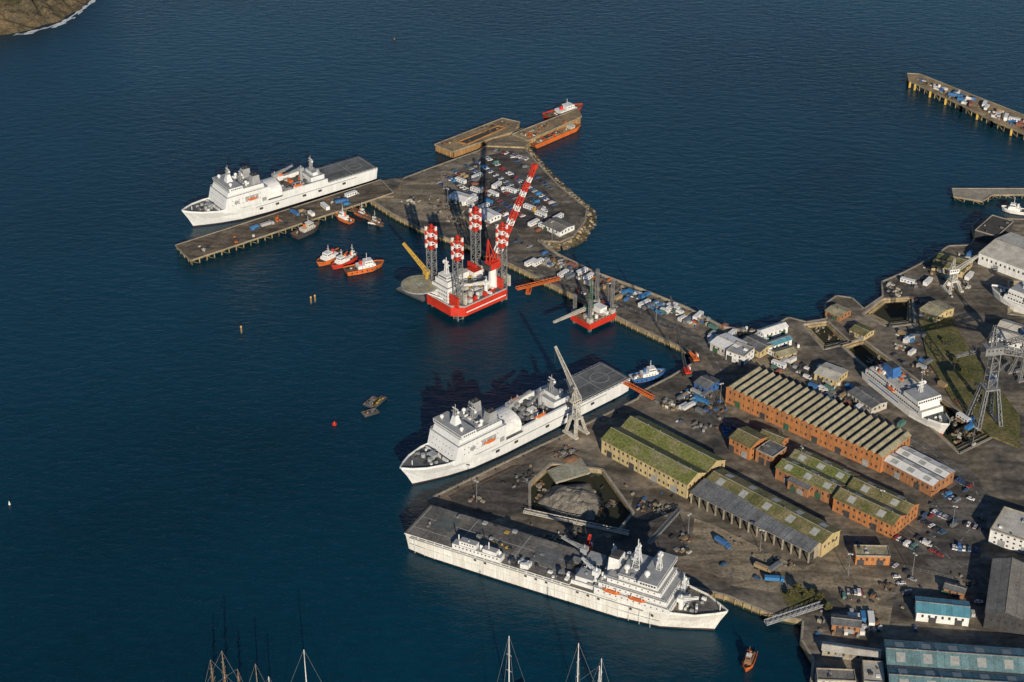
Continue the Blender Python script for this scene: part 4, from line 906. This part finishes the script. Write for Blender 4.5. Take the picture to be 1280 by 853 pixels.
yard("stacked_cargo",[(1060,700),(1230,700),(1230,790),(1110,790),(1060,740)],50,gm,.4,2.2,1.4)
yard("stacked_cargo",[(548,181),(628,151),(640,158),(570,186)],40,["tantimber","rust","timber","darkgrey"],.5,3,1.4,z=7)
yard("stacked_cargo",[(650,168),(720,140),(724,148),(664,174)],40,["tantimber","rust","whitedirty","darkgrey","orange"],.5,2.5,1.2,z=7)
yard("stacked_cargo",[(1140,95),(1290,156),(1290,168),(1190,124)],130,cm+["blue","white","yellow"],.5,4,2.2,z=6)
yard("stacked_cargo",[(230,310),(470,230),(484,240),(240,322)],75,["timber","orange","whitedirty","darkgrey","steel"],.4,2.6,1.6,z=5)
yard("dock_blocks",[(1060,432),(1080,428),(1230,545),(1200,560)],90,["rust","timber","coping"],.6,2.2,1.2,z=.25)
yard("dock_blocks",[(1010,408),(1034,406),(1056,426),(1034,432)],20,["rust","timber","coping"],.6,2.2,1.2,z=.25)
b=B("security_fence")
for line in [[(905,448),(960,470),(1050,512),(1130,556)],[(1060,700),(1110,706),(1190,725),(1235,735)],[(700,350),(770,380),(850,414)]]:
    for i in range(len(line)-1):
        p,q=P(*line[i],ZQ),P(*line[i+1],ZQ); n=int((q-p).length/4)
        for z in(1,2): b.beam(p+Vector((0,0,z)),q+Vector((0,0,z)),.09,"steel")
        for k in range(n): a=p.lerp(q,k/n); b.beam(a,a+Vector((0,0,2.2)),.12,"steel")
b.done()
b=B("light_mast"); b.cyl(0,0,0,15,.22,"steel",6,.12); b.box(-1.4,1.4,-.25,.25,14.8,15.2,"shipgrey"); b.box(-1.3,-.5,-.4,.4,14.5,14.8,"white"); b.box(.5,1.3,-.4,.4,14.5,14.8,"white"); LM=master(b)
for px in [(596,628),(700,352),(760,378),(820,402),(650,250),(600,225),(690,300),(900,505),(1000,585),(1100,640),(1190,660),(1140,720),(1060,720),(950,690),(860,670),(1215,560),(1150,490),(560,258)]: inst(LM,"light_mast",P(*px,ZQ),U(0,3))
def yacht(name,px,L,masts,hm="white",mm="white",ang=.4,sq=False):
    c=P(*px); W=L*.13; b=B(name,(c.x,c.y,0),ang); h=L*.06+.6
    st=[(-L*.42,-L*.5,W*.6,W*.8,h),(-L*.15,-L*.15,W,W*1.05,h),(L*.15,L*.15,W*.8,W*.9,h+.1),(L*.36,L*.4,W*.3,W*.4,h+.4),(L*.44,L*.5,.05,.15,h+.7)]
    b.part("hull"); hull(b,st,hm,"boot","wood",.4); b.taper(-L*.15,L*.15,-W*.45,W*.45,h,h+.9,.3,.6,.15,"white"); b.part("rig")
    for (x,H_) in masts:
        b.cyl(x*L,0,h,h+H_,.32,mm,6,.18); b.beam((x*L,0,h+2),(x*L-L*.28,0,h+2.2),.4,"whitedirty")
        for f in(.45,.7): b.beam((x*L,-1.6,h+H_*f),(x*L,1.6,h+H_*f),.14,mm)
        for sy in(-W,W): b.beam((x*L,sy,h),(x*L,0,h+H_*.95),.09,"steel")
        b.beam((L*.48,0,h+.6),(x*L,0,h+H_),.09,"steel"); b.beam((-L*.48,0,h+.4),(x*L,0,h+H_),.09,"steel")
        if sq:
            for f in(.4,.6,.8): b.beam((x*L,-L*.16*(1.2-f),h+H_*f),(x*L,L*.16*(1.2-f),h+H_*f),.35,"wood")
    b.done()
yacht("tall_ship",(284,876),26,[(-.28,20),(.0,30),(.25,23)],"wood","tantimber",ang=2.9,sq=True)
yacht("sailing_yacht",(322,880),16,[(.05,24)],ang=.3,mm="tantimber"); yacht("sailing_yacht",(382,879),24,[(.05,32)],ang=.3)
yacht("sailing_yacht",(634,880),30,[(.05,40)],ang=.9); yacht("sailing_yacht",(730,884),26,[(.15,37),(-.3,28)],ang=2.6); yacht("sailing_yacht",(752,890),20,[(.05,32)],ang=2.6); yacht("sailing_yacht",(338,892),16,[(.05,22)],ang=.3)
def tree(px,hh,z=ZQ):
    c=P(*px,z); b=B("shrub_tree",(c.x,c.y,z)); b.part("trunk"); b.cyl(0,0,0,hh*.5,.22,"bark",7,.12)
    for i in range(5):
        a=U(0,6.28); b.beam((0,0,hh*U(.25,.45)),(cos(a)*hh*.3,sin(a)*hh*.3,hh*U(.55,.8)),.12,"bark")
    b.part("foliage")
    cl=[(U(-1,1)*hh*.32,U(-1,1)*hh*.32,hh*U(.4,.9),hh*U(.12,.22)) for _ in range(9)]
    for (x,y,zz,r) in cl:
        for k in range(45):
            d=Vector((random.gauss(0,1),random.gauss(0,1),random.gauss(0,1))).normalized()*r*U(.5,1.1); p=Vector((x,y,zz))+d; t=Vector((U(-1,1),U(-1,1),U(-1,1))).normalized()*.3; q=t.orthogonal().normalized()*.25
            b.add([p-t-q,p+t-q,p+t+q,p-t+q],[(0,1,2,3)],"leaf")
    b.done()
for px in [(985,748),(996,744),(1006,750),(1015,745),(1024,752),(1195,455),(1205,470),(1180,430),(1222,500),(1034,765)]: tree(px,U(4,7))
# ------------------------------------------------------------ camera, light
cam=bpy.data.cameras.new("camera"); co=bpy.data.objects.new("camera",cam); scene.collection.objects.link(co)
co.location=(0,0,HC); co.rotation_euler=(radians(90)-TH,0,0); cam.sensor_width=36; cam.lens=36*FP/1280; cam.clip_end=30000; cam.clip_start=1
scene.camera=co
EL=radians(21); az=Vector((.16,-1,0)).normalized()
sd=Vector((az.x*cos(EL),az.y*cos(EL),sin(EL)))
sl=bpy.data.lights.new("sun","SUN"); sl.energy=5.0; sl.angle=radians(.5); sl.color=(1,.88,.71); so=bpy.data.objects.new("sun",sl); scene.collection.objects.link(so); so.rotation_euler=sd.to_track_quat('Z','Y').to_euler()
w=bpy.data.worlds.new("World"); scene.world=w; w.use_nodes=True; nt=w.node_tree; bg=nt.nodes["Background"]
sk=nt.nodes.new("ShaderNodeTexSky"); sk.sky_type='NISHITA'; sk.sun_disc=False; sk.sun_elevation=EL; sk.sun_rotation=atan2(az.x,az.y); sk.altitude=0; sk.air_density=1.0; sk.dust_density=0.0; sk.ozone_density=4.5
nt.links.new(sk.outputs[0],bg.inputs[0]); bg.inputs[1].default_value=.075
scene.view_settings.view_transform='Standard'; scene.view_settings.look='None'; scene.view_settings.exposure=0
print("objects",len(scene.objects))
